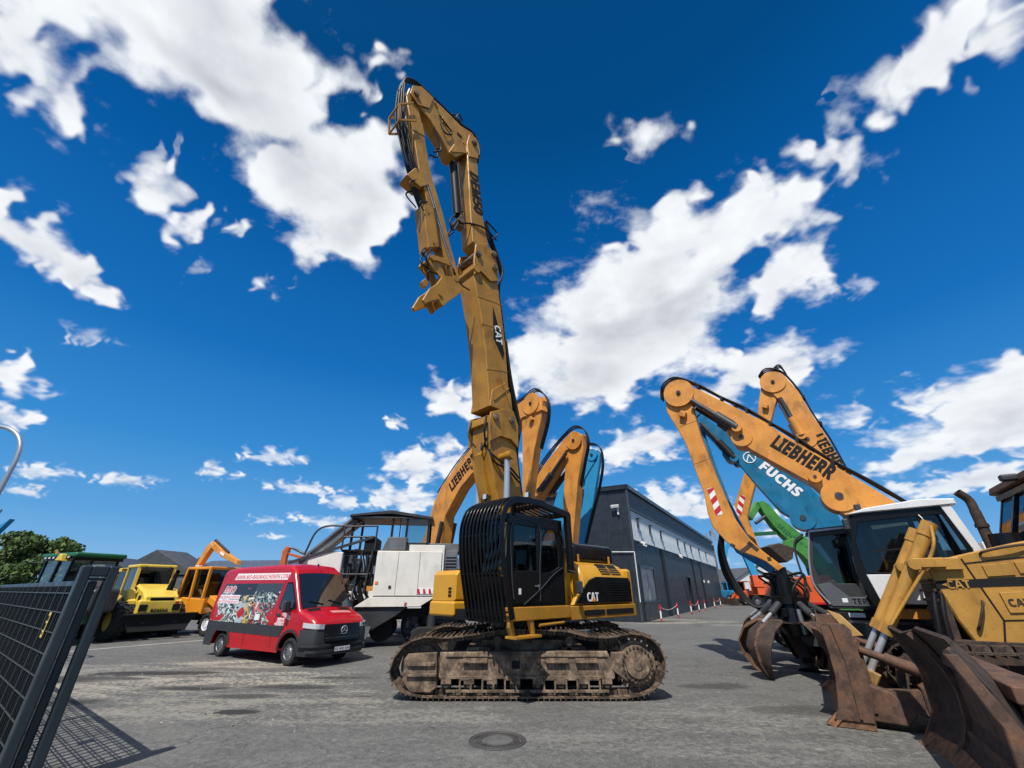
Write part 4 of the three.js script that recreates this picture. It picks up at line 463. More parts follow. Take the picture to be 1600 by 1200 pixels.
  hoses('tool_hoses', [[[4.6, 12.9, -.2], [4.85, 12.5, -.24], [4.6, 12.2, -.2], [4.3, 12.3, 0]], [[4.5, 12.8, .1], [4.75, 12.4, .1], [4.4, 12.1, .05]], [[4.0, 10.7, -.1], [4.12, 10.4, -.12], [3.8, 10.3, -.1]], [[3.9, 10.7, .14], [4.0, 10.3, .1], [3.75, 10.1, 0]], [[3.1, 10.4, -.22], [2.8, 10.0, -.24], [2.5, 9.9, -.3]], [[3.6, 9.9, -.2], [3.9, 9.8, -.2], [3.8, 9.6, -.1]], [[4.2, 12.3, -.2], [4.46, 12.0, -.26], [4.3, 11.8, -.25]], [[3.9, 10.6, -.24], [4.06, 10.2, -.26], [3.9, 10.0, -.2]]], .024);
}
// ================================================================ wheels
function wheel(parent, x, y, z, r, w, rimMat, s, rimR = .58) {          // s: side that faces out
  const m = solid('wheel', M.rubber, parent, (b) => b.add(new THREE.LatheGeometry([[r * rimR, -w / 2], [r * .9, -w / 2], [r, -w * .36], [r, w * .36], [r * .9, w / 2], [r * rimR, w / 2], [r * rimR, -w / 2]].map(([a, c]) => new THREE.Vector2(a, c)), 36).rotateX(Math.PI / 2), B.mat(x, y, z)));
  solid('rim', rimMat, m, (b) => { b.cyl([x, y, z - w * .3], [x, y, z + w * .3], r * rimR, r * rimR, 28); b.add(new THREE.TorusGeometry(r * rimR * .97, r * .045, 6, 32), B.mat(x, y, z + s * w * .42)); b.cyl([x, y, z + s * w * .3], [x, y, z + s * w * .42], r * .34, r * .24, 20); for (let i = 0; i < 12; i++) { const a = i / 12 * 6.2832; b.cube(r * .2, r * .09, w * .12, x + Math.cos(a) * r * .44, y + Math.sin(a) * r * .44, z + s * w * .33, a); } });
  return m;
}
function lugWheel(parent, x, y, z, r, w, rimMat, s, lugs = 18) {
  const m = wheel(parent, x, y, z, r * .95, w, rimMat, s, .55); const g = new B(); g.cube(r * .5, r * .09, w * .5, 0, 0, 0, 0, .6); const L = g.geo();
  solid('tread_lugs', M.rubber, m, (b) => { for (let i = 0; i < lugs * 2; i++) { const a = i / lugs / 2 * 6.2832, k = i % 2 ? 1 : -1; b.add(new THREE.BoxGeometry(r * .10, r * .10, w * .56), B.mat(x + Math.cos(a) * r * .965, y + Math.sin(a) * r * .965, z + k * w * .23, 0, 0, a).multiply(B.mat(0, 0, 0, k * .55))); } });
  return m;
}
// ================================================================ red panel van, x forward, z to its right; origin between the axles on the ground
{
  const t = thing('panel_van', 'red high roof panel van with printed side and dark grey bumper', 'van', -7.56, 0, 15.86, Math.atan2(-1.95, 3.30));
  const XF = 2.82, XR = -2.86, HB = 1.15;
  const top = (x) => { const P = [[-2.86, 2.5], [-2.8, 2.6], [-2.0, 2.67], [.6, 2.70], [1.0, 2.66], [1.26, 2.52], [2.02, 1.44], [2.16, 1.36], [2.62, 1.22], [2.76, 1.12], [2.82, 1.0]]; let i = 1; while (i < P.length - 1 && P[i][0] < x) i++; const [a, b] = [P[i - 1], P[i]]; return mix(a[1], b[1], clamp((x - a[0]) / (b[0] - a[0]))); };
  const half = (x, y) => { let w = 1.0 - .135 * sstep(HB - .1, 2.8, y) * 1.0 - .015 * sstep(.7, .3, y); w -= .15 * Math.pow(clamp((x - 2.1) / .75), 2.6); w -= .03 * clamp((-2.6 - x) / .26); return w; };
  const arch = (x) => { let y = .30; for (const c of [1.83, -1.83]) { const q = .47 * .47 - (x - c) * (x - c); if (q > 0) y = Math.max(y, .36 + Math.sqrt(q)); } return y; };
  const N = 150, K = 22;
  const ring = (x) => { const yt = top(x), y0 = Math.min(arch(x), yt - .2), r = Math.min(.16, (yt - y0) * .35), pts = []; for (let k = 0; k <= K; k++) { const y = mix(y0, yt - r, k / K); pts.push([half(x, y), y]); } const w = half(x, yt - r); for (let k = 1; k <= 6; k++) { const a = k / 6 * Math.PI / 2; pts.push([w - r * (1 - Math.cos(a)), yt - r + r * Math.sin(a)]); } const we = w - r; for (let k = 1; k <= 5; k++) { const f = 1 - k / 5; pts.push([we * f, yt + .035 * (1 - f * f)]); } return pts; };
  const M0 = K + 1 + 6 + 5;
  const xs = [...Array(N + 1)].map((_, i) => mix(XR, XF, i / N)), rings = xs.map(ring);
  const body = solid('body', M.red, t, (b) => {
    for (const s of [1, -1]) b.surf((u, v) => { const i = Math.round(u * N), p = rings[i][Math.round(v * (M0 - 1))]; return [xs[i], p[1], s * p[0]]; }, N, M0 - 1);
    for (const [i, sg] of [[0, -1], [N, 1]]) { const R0 = rings[i]; b.surf((u, v) => { const p = R0[Math.round(v * (M0 - 1))]; return [xs[i], p[1], mix(-1, 1, u) * p[0]]; }, 2, M0 - 1); }
    b.cube(5.2, .06, 1.5, 0, .36, 0); b.cube(.05, .5, 1.8, -2.84, .55, 0);
  });
  // sheets that lie 4 mm off the body's side (s = 1 right, -1 left), outline given in x,y
  const patch = (name, mat, poly, s, off = .005, parent = body, uvBox = null, bend = null) => {
    const sh = new THREE.ShapeGeometry(new THREE.Shape(poly.map(([x, y]) => new THREE.Vector2(x, y)))); let P = [...sh.toNonIndexed().attributes.position.array];
    for (let it = 0; it < 4; it++) { const Q = []; for (let i = 0; i < P.length; i += 9) { const a = P.slice(i, i + 3), c = P.slice(i + 3, i + 6), d = P.slice(i + 6, i + 9); const l = [[a, c], [c, d], [d, a]].map(([p, q]) => Math.hypot(p[0] - q[0], p[1] - q[1])), m = Math.max(...l); if (m < .12) { Q.push(...a, ...c, ...d); continue; } const k = l.indexOf(m), V = [a, c, d], p = V[k], q = V[(k + 1) % 3], o = V[(k + 2) % 3], e = [(p[0] + q[0]) / 2, (p[1] + q[1]) / 2, 0]; Q.push(...p, ...e, ...o, ...e, ...q, ...o); } P = Q; }
    const pos = [], uv = []; for (let i = 0; i < P.length; i += 3) { const [x, y] = [P[i], P[i + 1]]; const q = bend ? bend(x, y, off) : [x, y, s * (half(x, y) + off)]; pos.push(...q); uv.push(uvBox ? (x - uvBox[0]) / (uvBox[2] - uvBox[0]) : x, uvBox ? (y - uvBox[1]) / (uvBox[3] - uvBox[1]) : y); }
    const g = new THREE.BufferGeometry(); g.setAttribute('position', new THREE.Float32BufferAttribute(pos, 3)); g.setAttribute('uv', new THREE.Float32BufferAttribute(uv, 2)); g.computeVertexNormals(); if (s < 0) {} return piece(name, mat, parent, g);
  };
  const canvasTex = (w, h, fn) => { const c = document.createElement('canvas'); c.width = w; c.height = h; fn(c.getContext('2d'), w, h); const x = new THREE.CanvasTexture(c); x.colorSpace = THREE.SRGBColorSpace; return x; };
  // printed collage of used machines on the side
  const print = canvasTex(1024, 512, (c, w, h) => {
    const r = rng(3); c.fillStyle = '#3a3d41'; c.fillRect(0, 0, w, h);
    for (let i = 0; i < 900; i++) { const x = r() * w, y = h * (.25 + .75 * r()), k = 8 + r() * 36, f = x / w; c.save(); c.translate(x, y); c.rotate(r() * 3); const q = r(); c.fillStyle = f > .42 && f < .62 && q < .5 ? ['#c9a54e', '#d8b970', '#8a6a2e'][(r() * 3) | 0] : f > .55 && f < .95 && y > h * .5 && q < .45 ? ['#a83a3c', '#7d2326', '#c96a62'][(r() * 3) | 0] : ['#c8ccca', '#8d9794', '#55605e', '#2a2f30', '#9fb0ae', '#dfe2dc', '#6f7b6a', '#16191b'][(r() * 8) | 0]; c.fillRect(-k, -k * .25, k * 2, k * .5); c.restore(); }
    c.fillStyle = '#26282b'; c.fillRect(w * .26, 0, w * .34, h * .30); c.fillStyle = '#a9b4b8'; c.fillRect(w * .42, h * .50, w * .10, h * .50); c.fillStyle = '#e9e9e6'; c.fillRect(w * .71, h * .76, w * .07, h * .14);
    c.strokeStyle = '#dddedb'; c.lineWidth = 9; for (let i = 0; i < 16; i++) { c.beginPath(); const x = w * (.02 + .36 * r()), y = h * (.55 + .4 * r()); c.moveTo(x, y); c.quadraticCurveTo(x + 30, y - 90, x + 80 * r(), y - 60 * r()); c.stroke(); }
    c.fillStyle = '#c23a3e'; c.font = 'bold 30px sans-serif'; c.fillText('MO', w * .47, h * .15);
    c.font = 'italic bold 118px sans-serif'; c.lineWidth = 12; c.strokeStyle = '#f2f2f0'; c.strokeText('MO', w * .07, h * .24); c.fillStyle = '#c4242c'; c.fillText('MO', w * .07, h * .24);
    for (const [y, s] of [[.30, 'BAUMASCHINEN'], [.42, 'NUTZFAHRZEUGE']]) { c.fillStyle = '#f1eeec'; c.fillRect(w * .02, h * y, w * .36, h * .10); c.fillStyle = '#c4242c'; c.font = 'italic bold 44px sans-serif'; c.fillText(s, w * .03, h * (y + .085), w * .34); }
  });
  const pm = std([1, 1, 1], { map: print, roughness: .4, clearcoat: .4 });
  const strip = (txt, w, h, bg, fg, it = 'italic bold ') => std([1, 1, 1], { roughness: .4, map: canvasTex(w, h, (c) => { c.fillStyle = bg; c.fillRect(0, 0, w, h); c.fillStyle = fg; c.font = it + Math.round(h * .8) + 'px sans-serif'; c.textBaseline = 'middle'; c.fillText(txt, w * .02, h * .54, w * .96); }) });
  for (const s of [1, -1]) {
    const flip = (b) => s > 0 ? b : [b[2], b[1], b[0], b[3]];
    patch('side_print', pm, [[-2.74, 1.02], [-2.2, 1.0], [.62, .98], [.86, 2.06], [.84, 2.14], [-2.5, 2.14]], s, .005, body, flip([-2.74, .98, .9, 2.14]));
    patch('web_address', strip('WWW.MO-BAUMASCHINEN.COM', 1024, 96, '#f0e6e4', '#c4242c'), [[-2.05, 2.26], [1.0, 2.24], [1.1, 2.44], [-1.95, 2.46]], s, .006, body, flip([-2.05, 2.24, 1.1, 2.46]));
    patch('side_moulding', M.plastic, [[-2.86, .62], [-2.3, .60], [-2.26, .74], [1.33, .70], [1.40, .86], [1.5, .98], [1.30, .98], [-2.3, 1.0], [-2.86, 1.02]], s, .012);
    patch('wheel_arch_trim', M.plastic, [...[...Array(13)].map((_, i) => { const a = Math.PI * (1 - i / 12); return [-1.83 + Math.cos(a) * .48, .38 + Math.sin(a) * .48]; }), ...[...Array(13)].map((_, i) => { const a = Math.PI * i / 12; return [-1.83 + Math.cos(a) * .57, .36 + Math.sin(a) * .57]; })], s, .016);
    patch('wheel_arch_trim', M.plastic, [...[...Array(13)].map((_, i) => { const a = Math.PI * (1 - i / 12); return [1.83 + Math.cos(a) * .48, .38 + Math.sin(a) * .48]; }), ...[...Array(13)].map((_, i) => { const a = Math.PI * i / 12; return [1.83 + Math.cos(a) * .56, .36 + Math.sin(a) * .56]; })], s, .016);
    patch('rear_cladding', M.plastic, [[-2.86, .30], [-2.34, .30], [-2.31, .62], [-2.86, .62]], s, .014); patch('corner_cladding', M.plastic, [[2.30, .30], [2.82, .30], [2.82, .92], [2.44, .90], [2.34, .84]], s, .014);
    patch('door_window', M.ink, [[.98, 1.5], [1.02, 1.42], [1.86, 1.42], [1.86, 1.50], [1.34, 2.18], [1.05, 2.16]], s, .006);
    const dw = patch('window_glass', std([.01, .012, .014], { roughness: .04, clearcoat: 1 }), [[1.02, 1.52], [1.05, 1.46], [1.8, 1.46], [1.80, 1.50], [1.32, 2.12], [1.08, 2.12]], s, .012);
    for (const [a, c] of [[[.94, .42], [.94, 2.2]], [[-.5, .42], [-.5, 1.0]], [[1.36, .9], [1.30, 1.3]]]) patch('door_seam', M.ink, [[a[0] - .006, a[1]], [a[0] + .006, a[1]], [c[0] + .006, c[1]], [c[0] - .006, c[1]]], s, .007);
    patch('door_handle', M.plastic, [[1.0, 1.24], [1.2, 1.24], [1.2, 1.30], [1.0, 1.30]], s, .03);
    patch('sticker', strip('BAGGER & CO', 256, 80, '#e9dcd9', '#c4242c'), [[1.24, 1.26], [1.66, 1.14], [1.68, 1.24], [1.27, 1.37]], s, .006, body, flip([1.24, 1.14, 1.68, 1.37])); patch('sticker', strip('AN- & VERKAUF', 256, 128, '#e9dcd9', '#c4242c'), [[1.05, 1.06], [1.42, 1.06], [1.42, 1.19], [1.08, 1.19]], s, .006, body, flip([1.05, 1.06, 1.42, 1.19])); patch('sticker', strip('02161 / 55', 256, 80, '#e9dcd9', '#c4242c'), [[.98, .99], [1.42, .99], [1.42, 1.05], [.98, 1.05]], s, .006, body, flip([.98, .99, 1.42, 1.05]));
    const mi = solid('mirror', M.plastic, t, (b) => { b.rbox(.14, .32, .22, 1.62, 1.5, s * 1.16, .05); b.bar([1.62, 1.40, s * .98], [1.62, 1.42, s * 1.1], .07); }); solid('mirror_glass', M.chrome, mi, (b) => b.cube(.01, .26, .17, 1.545, 1.51, s * 1.16));
  }
  const ws = (x, z, o) => { const w = half(x, top(x) - .16) - .16; const f = z / w; return [x + o * .82, top(x) + .035 * (1 - f * f) + o * .57, z]; };
  const glassM = std([.012, .016, .02], { roughness: .03, clearcoat: 1, clearcoatRoughness: .02 });
  solid('windscreen', glassM, t, (b) => b.surf((u, v) => { const x = mix(1.34, 2.02, u), w = half(x, top(x) - .16) - .10 + .03 * u; return ws(x, mix(-w, w, v), .012); }, 8, 10));
  for (const z of [-.55, .15]) solid('wiper', M.ink, t, (b) => b.bar(ws(1.98, z, .03), ws(1.9, z + .5, .03), .02));
  for (const z of [-.55, .55]) solid('hood_vent', M.ink, t, (b) => b.surf((u, v) => ws(mix(2.05, 2.17, u), z + .22 * (v - .5) * 2, .006), 2, 4));
  solid('hood_lettering', strip('MO BAUMASCHINEN', 512, 80, '#d9a9a6', '#c4242c'), t, (b) => b.surf((u, v) => ws(mix(2.26, 2.40, u), mix(-.62, .1, v), .006), 2, 6));
  const plan = (u, y, o) => { const a = Math.abs(u), g = Math.sign(u); if (a < .6) return [2.845 + o - .02 * (a / .6) ** 2, y, u / .6 * .86]; const x = mix(2.825, 2.28, (a - .6) / .4); return [x + o * .4, y, g * (half(x, y) + o)]; };
  const bumper = solid('bumper', M.plastic, t, (b) => { b.surf((u, v) => plan((u - .5) * 2, mix(.27, .925, v), .02 + .03 * Math.sin(v * 3.1)), 40, 8); b.surf((u, v) => plan((u - .5) * 1.9, mix(.50, .56, v), .075), 40, 1, .03); b.surf((u, v) => plan((u - .5) * 1.5, mix(.36, .42, v), .07), 30, 1, .03); });
  for (const s of [1, -1]) { const hl = solid('headlight', M.lamp, t, (b) => b.surf((u, v) => plan(s * mix(.46, .93, u), mix(mix(.93, .97, u), mix(1.05, 1.10, u), v), .022), 14, 3, .02)); for (const k of [.52, .60, .70]) solid('lamp_unit', M.ink, hl, (b) => b.surf((u, v) => plan(s * (k + .05 * u), mix(.965, 1.03, v), .03), 3, 1)); }
  const grille = solid('grille', M.black, t, (b) => b.surf((u, v) => { const a = (u - .5) * 2; return [2.965 - .11 * v - .06 * a * a, mix(.62, 1.04, v), a * mix(.60, .66, v)]; }, 8, 4, .03));
  for (let i = 0; i < 4; i++) solid('grille_slat', M.plastic, grille, (b) => b.tube([[2.91 - .025 * i, .70 + i * .085, -.6], [2.965 - .025 * i, .70 + i * .085, 0], [2.91 - .025 * i, .70 + i * .085, .6]], .018, 12, 6));
  const st = solid('star_emblem', M.chrome, grille, (b) => { b.add(new THREE.TorusGeometry(.105, .012, 8, 28), B.mat(2.945, .88, 0, 0, Math.PI / 2, 0)); for (let i = 0; i < 3; i++) { const a = Math.PI / 2 + i * 2.0944; b.bar([2.95, .88, 0], [2.945, .88 + Math.sin(a) * .1, Math.cos(a) * .1], .02, .016); } });
  for (let i = 0; i < 3; i++) solid('intake_slat', M.black, bumper, (b) => b.surf((u, v) => [2.955 - .05 * Math.pow((u - .5) * 2, 2), mix(.585, .605, v) - i * .045, (u - .5) * 1.1], 6, 1, .02));
  solid('number_plate', strip('GL·MO 654', 256, 64, '#e9e9e6', '#111111', 'bold '), t, (b) => b.surf((u, v) => [2.975, mix(.36, .47, v), mix(.27, -.27, u)], 1, 1));
  const np = t.children[t.children.length - 1], wl = t.children.find((c) => c.name === 'hood_lettering');
  for (const [m, a, c, x0, x1, y0, y1] of [[np, 2, 1, .27, -.27, .36, .47], [wl, 2, 0, .1, -.62, 2.40, 2.26]]) { const p = m.geometry.attributes.position.array, uv = m.geometry.attributes.uv.array; for (let i = 0; i < uv.length / 2; i++) { uv[i * 2] = (p[i * 3 + a] - x0) / (x1 - x0); uv[i * 2 + 1] = (p[i * 3 + c] - y0) / (y1 - y0); } }
  solid('antenna', M.ink, t, (b) => { b.ball(.035, 1.16, 2.70, 0); b.cyl([1.16, 2.68, 0], [1.06, 2.86, 0], .006, .003, 5); });
  for (const x of [1.83, -1.83]) for (const s of [1, -1]) wheel(t, x, .345, s * .84, .345, .225, M.steel, s, .60);
  solid('underbody', M.ink, t, (b) => { b.cube(5.0, .3, 1.3, -.1, .5, 0); b.cyl([1.83, .34, -.8], [1.83, .34, .8], .06); b.cyl([-1.83, .34, -.8], [-1.83, .34, .8], .07); });
}
// ================================================================ white road milling machine behind the van
{
  const t = thing('milling_machine', 'large white road milling machine with black canopy between van and excavator', 'milling machine', -4.9, 0, 19.4, R(8));
  // local x right along the machine, z toward the viewer
  const pan = (a, e, y0, y1) => solid('side_panel', M.white, t, (b) => b.box(e - a - .012, y1 - y0, .06, (a + e) / 2, (y0 + y1) / 2, 1.24));
  solid('body', M.white, t, (b) => { b.span(-.75, 1.95, 1.72, 3.38, -1.2, 1.2); b.ext([[-3.4, 1.9], [-2.1, 1.9], [-2.1, 3.3], [-2.5, 3.36], [-3.4, 3.2]], 2.3, 0, .03); b.span(-2.2, -.7, 1.6, 1.9, -1.1, 1.0); });
  pan(-.7, .12, 1.74, 3.36); pan(.12, .98, 1.74, 3.36); pan(.98, 1.86, 1.74, 3.36);
  solid('rear_cover', M.midGrey, t, (b) => { b.span(1.96, 2.5, 1.75, 3.42, -1.1, 1.1); b.span(-.5, 2.6, 3.4, 3.72, -1.05, .9); b.ext([[-.6, 3.4], [.35, 3.4], [.35, 3.92], [-.4, 3.92]], .9, .75, .03); });
  for (let i = 0; i < 9; i++) solid('louvre', M.ink, t, (b) => b.box(.44, .03, .04, 2.24, 2.2 + i * .12, 1.11));
  solid('edge_strip', M.white, t, (b) => b.span(.5, 1.95, 3.38, 3.62, .92, 1.2));
  const hz = solid('hazard_board', M.inkWhite, t, (b) => b.box(.86, .2, .012, 1.42, 1.90, 1.282)); for (let i = 0; i < 4; i++) solid('hazard_stripe', M.inkRed, hz, (b) => b.ext([[1.0 + i * .22, 1.81], [1.11 + i * .22, 1.81], [1.05 + i * .22, 1.99], [.96 + i * .22 + .02, 1.99]], .006, 1.292, 0));
  solid('lock', M.plastic, t, (b) => { b.disc(-.1, 2.05, 1.28, .06, .03, 14); b.disc(1.72, 2.08, 1.28, .09, .03, 16); }); solid('amber_reflector', M.amber, t, (b) => b.box(.12, .1, .02, -.62, 2.2, 1.28));
  solid('lower_skirt', M.white, t, (b) => b.ext([[-1.35, 1.36], [1.12, 1.36], [1.7, 1.70], [-.8, 1.70]], .1, 1.22, .01)); solid('drum_housing', M.darkGrey, t, (b) => b.ext([[-1.4, 1.34], [.62, 1.34], [.2, 1.02], [-1.1, .30], [-1.5, .30]], 2.3, .02, .02));
  solid('side_plate', M.midGrey, t, (b) => b.ext([[-1.3, .16], [-.8, .16], [-.62, .7], [-1.1, .7]], .05, 1.2, .005)); solid('number_plate', M.inkWhite, t, (b) => b.box(.52, .26, .02, .92, 1.44, 1.24)); solid('plate_text', M.ink, t, (b) => b.text('MO 21', .12, .004, B.mat(.92, 1.44, 1.251))); solid('tail_lamp', M.inkRed, t, (b) => b.box(.12, .16, .06, .58, 1.44, 1.24));
  for (const [x, z] of [[1.6, 1.0], [1.6, -1.0], [-3.4, 1.0], [-3.4, -1.0]]) { const f = solid('crawler_unit', M.rubber, t, (b) => { b.ext([[x - .75, .12], [x - .6, .02], [x + .6, .02], [x + .75, .12], [x + .72, .5], [x + .5, .66], [x - .5, .66], [x - .72, .5]], .34, z, .04); }); solid('leg_column', M.darkGrey, f, (b) => b.cyl([x, .55, z * .9], [x, 1.85, z * .9], .16)); }
  solid('chassis', M.ink, t, (b) => { b.span(-3.6, 2.4, 1.0, 1.74, -.9, .85); b.cyl([-.3, .6, -.8], [-.3, .6, .8], .45, .45, 20); });
  // operator stand, rails and canopy
  const cn = solid('canopy', M.darkGrey, t, (b) => { b.ext([[-2.1, 4.72], [-2.05, 4.8], [-.4, 5.0], [1.35, 4.76], [1.4, 4.66], [-.4, 4.86]], 2.3, 0, .01); b.box(3.4, .06, 2.2, -.35, 4.7, 0); });
  for (const [x, z] of [[-1.9, 1.0], [-.3, 1.0], [-1.9, -1.0], [1.2, -1.0], [1.2, .9], [.3, 1.0]]) solid('canopy_post', M.ink, cn, (b) => b.bar([x, 3.4, z], [x, 4.74, z], .09)); for (const [x0, x1, z] of [[.1, 1.25, 1.0], [.1, 1.25, -1.0]]) solid('wind_screen', M.glass, cn, (b) => b.cube(x1 - x0, .98, .01, (x0 + x1) / 2, 4.2, z)); solid('screen_frame', M.ink, cn, (b) => { b.bar([.02, 3.7, 1.0], [.02, 4.7, 1.0], .04); b.bar([0, 3.7, 1.0], [1.2, 3.7, 1.0], .04); });
  solid('platform', M.ink, t, (b) => { b.box(1.6, .08, 2.2, -1.4, 3.38, 0); b.box(.5, .5, 1.4, -1.2, 3.7, -.2); });
  for (const [i, p] of [[[-2.2, 3.4, 1.1], [-2.2, 4.3, 1.1]], [[-2.2, 4.3, 1.1], [-.9, 4.35, 1.1]], [[-.9, 3.4, 1.1], [-.9, 4.35, 1.1]], [[-2.2, 3.9, 1.1], [-.9, 3.92, 1.1]], [[-1.5, 1.8, 1.2], [-1.35, 3.4, 1.2]], [[-1.1, 1.8, 1.2], [-.95, 3.4, 1.2]], [[-2.0, 2.5, 1.2], [-1.0, 2.5, 1.2]]].entries()) solid('handrail', M.darkGrey, t, (b) => b.cyl(p[0], p[1], .035));
  solid('machinery', M.darkGrey, t, (b) => { const r = rng(8); for (let i = 0; i < 26; i++) b.box(.1 + .3 * r(), .1 + .5 * r(), .2, -2.05 + 1.25 * r(), 1.7 + 1.7 * r(), .4 + .5 * r()); }); solid('machine_hoses', M.hose, t, (b) => { const r = rng(9); for (let i = 0; i < 14; i++) { const x = -2 + 1.2 * r(); b.tube([[x, 3.3, 1], [x + .2 * r(), 2.6, 1.1], [x - .1, 2.0, 1.05], [x + .3 * r(), 1.5, 1]], .03); } });
  solid('ladder', M.midGrey, t, (b) => { for (const x of [-1.85, -1.5]) b.bar([x, .5, 1.22], [x, 2.0, 1.22], .05); for (let i = 0; i < 5; i++) b.bar([-1.85, .6 + i * .3, 1.22], [-1.5, .6 + i * .3, 1.22], .04); });
  const cv = solid('conveyor', M.midGrey, t, (b) => { b.bar([-3.9, 2.8, .2], [-1.9, 4.66, .2], .34, .8); b.bar([-3.9, 3.0, .65], [-2.0, 4.75, .65], .08, .08); }); solid('conveyor_belt', M.rubber, cv, (b) => b.bar([-3.9, 3.05, .2], [-1.95, 4.86, .2], .06, .7)); solid('conveyor_stay', M.darkGrey, cv, (b) => { b.bar([-4.1, 2.9, 1.15], [-1.0, 3.9, 1.15], .1); b.tube([[-3.6, 3.2, 1.1], [-3.2, 4.2, 1.1], [-2.0, 4.35, 1.1]], .04); });
}
// ================================================================ material handlers: local x along the heading, z to the machine's right, origin under the slewing ring
const HR = { h: [-.843, .538], n: [.538, .843] }, HL = { h: [.7071, -.7071], n: [.7071, .7071] };
function parked(name, label, category, F, np, s0, group) { return thing(name, label, category, F.n[0] * np + F.h[0] * s0, 0, F.n[1] * np + F.h[1] * s0, Math.atan2(F.h[1], F.h[0]), group); }
function handler(o) {
  const t = parked('material_handler', o.label, 'material handler', o.F, o.np, o.s0, 'material handlers parked in the yard'), vis = o.F === HR ? -1 : 1, sh = (P) => P.map(([x, y]) => [x - o.s0, y]), bt = o.bt ?? .62, st = o.st ?? .46;
  const boom = solid('boom', o.mat, t, (b) => b.ext(sh(o.boom), bt, 0, .02)), stick = solid('stick', o.mat, t, (b) => b.ext(sh(o.stick), st, 0, .02));
  const [hx, hy, hr] = o.head, X = hx - o.s0;
  for (const z of [-1, 1]) solid('hinge_plate', o.mat, boom, (b) => b.disc(X, hy, z * (bt / 2 + .02), hr, .05, 30));
  solid('hinge_pin', M.darkGrey, boom, (b) => { b.cyl([X, hy, -bt / 2 - .09], [X, hy, bt / 2 + .09], .075, .075, 14); b.cyl([X, hy, -bt / 2 - .12], [X, hy, bt / 2 + .12], .035, .035, 10); });
  for (const [bx, by, br, th] of o.boss ?? []) { const bs = solid('boss', o.mat, boom, (b) => b.disc(bx - o.s0, by, 0, br, bt + (th ?? .06), 28)); solid('boss_pin', M.darkGrey, bs, (b) => b.disc(bx - o.s0, by, 0, br * .24, bt + (th ?? .06) + .05, 14)); }
  if (o.block) solid('stop_block', o.mat, stick, (b) => b.box(.2, .2, st + .34, o.block[0] - o.s0, o.block[1], 0, .5));
  if (o.text) { const [a, c, size] = o.text, dx = c[0] - a[0], dy = c[1] - a[1], L = Math.hypot(dx, dy), rz = vis < 0 ? Math.atan2(dy, -dx) : Math.atan2(dy, dx); solid('lettering', o.ink ?? M.ink, boom, (b) => { const g = new TextGeometry(o.word, { font, size, depth: .006, curveSegments: 3, bevelEnabled: true, bevelThickness: .001, bevelSize: size * .04, bevelSegments: 1 }); g.computeBoundingBox(); const q = g.boundingBox, w = q.max.x - q.min.x; g.translate(-(q.min.x + q.max.x) / 2, -size * .36, 0); g.scale(L / w, 1, 1); b.add(g, B.mat((a[0] + c[0]) / 2 - o.s0, (a[1] + c[1]) / 2, vis * (bt / 2 + .002), 0, vis < 0 ? Math.PI : 0, rz)); }); }
  for (const [p, q, r] of o.cyl ?? []) for (const z of [-.42, .42]) { const k = .55, e = [mix(p[0], q[0], k) - o.s0, mix(p[1], q[1], k), z]; const c = solid('hydraulic_cylinder', o.cylMat ?? M.hose, t, (b) => b.cyl([q[0] - o.s0, q[1], z], e, r, r, 14)); solid('rod', o.rodMat ?? M.darkGrey, c, (b) => b.cyl(e, [p[0] - o.s0, p[1], z], r * .55, r * .55, 12)); solid('pin', o.mat, c, (b) => { b.cyl([q[0] - o.s0, q[1], z - .1], [q[0] - o.s0, q[1], z + .1], r * 1.05, r * 1.05, 14); }); }
  for (const [i, p] of (o.hoses ?? []).entries()) for (const k of [0, 1, 2]) solid('hose', M.hose, boom, (b) => b.tube(p.map(([x, y], j) => [x - o.s0 + .015 * k, y + .035 * k * (j % 2 ? 1 : .4), vis * (.05 + .09 * k)]), .030, p.length * 5, 6));
  for (const [x, y] of o.clips ?? []) solid('hose_clamp', M.hose, boom, (b) => b.box(.08, .16, .36, x - o.s0, y, vis * .14));
  if (o.hazard) { const [hx2, hy2, a] = o.hazard; const hz = solid('hazard_mark', M.inkWhite, stick, (b) => b.box(.19, .82, .008, hx2 - o.s0, hy2, vis * (st / 2 + .004), a)); for (let i = 0; i < 3; i++) solid('hazard_stripe', M.inkRed, hz, (b) => { const m = B.mat(hx2 - o.s0, hy2, vis * (st / 2 + .011), 0, 0, a), g = new B(), y = -.41 + i * .32, k = o.hazFlip ?? 1; g.ext([[-.095, y + (k > 0 ? .12 : 0)], [.095, y + (k > 0 ? 0 : .12)], [.095, Math.min(.41, y + (k > 0 ? .16 : .28))], [-.095, Math.min(.41, y + (k > 0 ? .28 : .16))]], .005, 0, 0); b.add(g.geo(), m); }); }
  for (const [x, y, w, hh, a] of o.slots ?? []) solid('slot', M.rustDark, stick, (b) => b.box(w, hh, .02, x - o.s0, y, vis * (st / 2 + .004), a));
  if (o.seam) for (const [p, q] of o.seam) solid('weld_seam', o.mat, stick, (b) => b.bar([p[0] - o.s0, p[1], vis * (st / 2 + .003)], [q[0] - o.s0, q[1], vis * (st / 2 + .003)], .02, .012));
  // carrier
  solid('upper_carriage', o.bodyMat ?? o.mat, t, (b) => { b.box(3.6, .95, 2.4, -.9, 1.95, 0); b.rbox(.7, 1.05, 2.4, -2.9, 1.9, 0, .12); b.box(1.6, .7, 1.0, -1.6, 2.6, .5); b.ext([[-.2, 2.2], [.9, 2.2], [o.foot[0] - o.s0 + .35, o.foot[1] + .1], [o.foot[0] - o.s0 - .35, o.foot[1] + .1]], .9, 0, .02); });
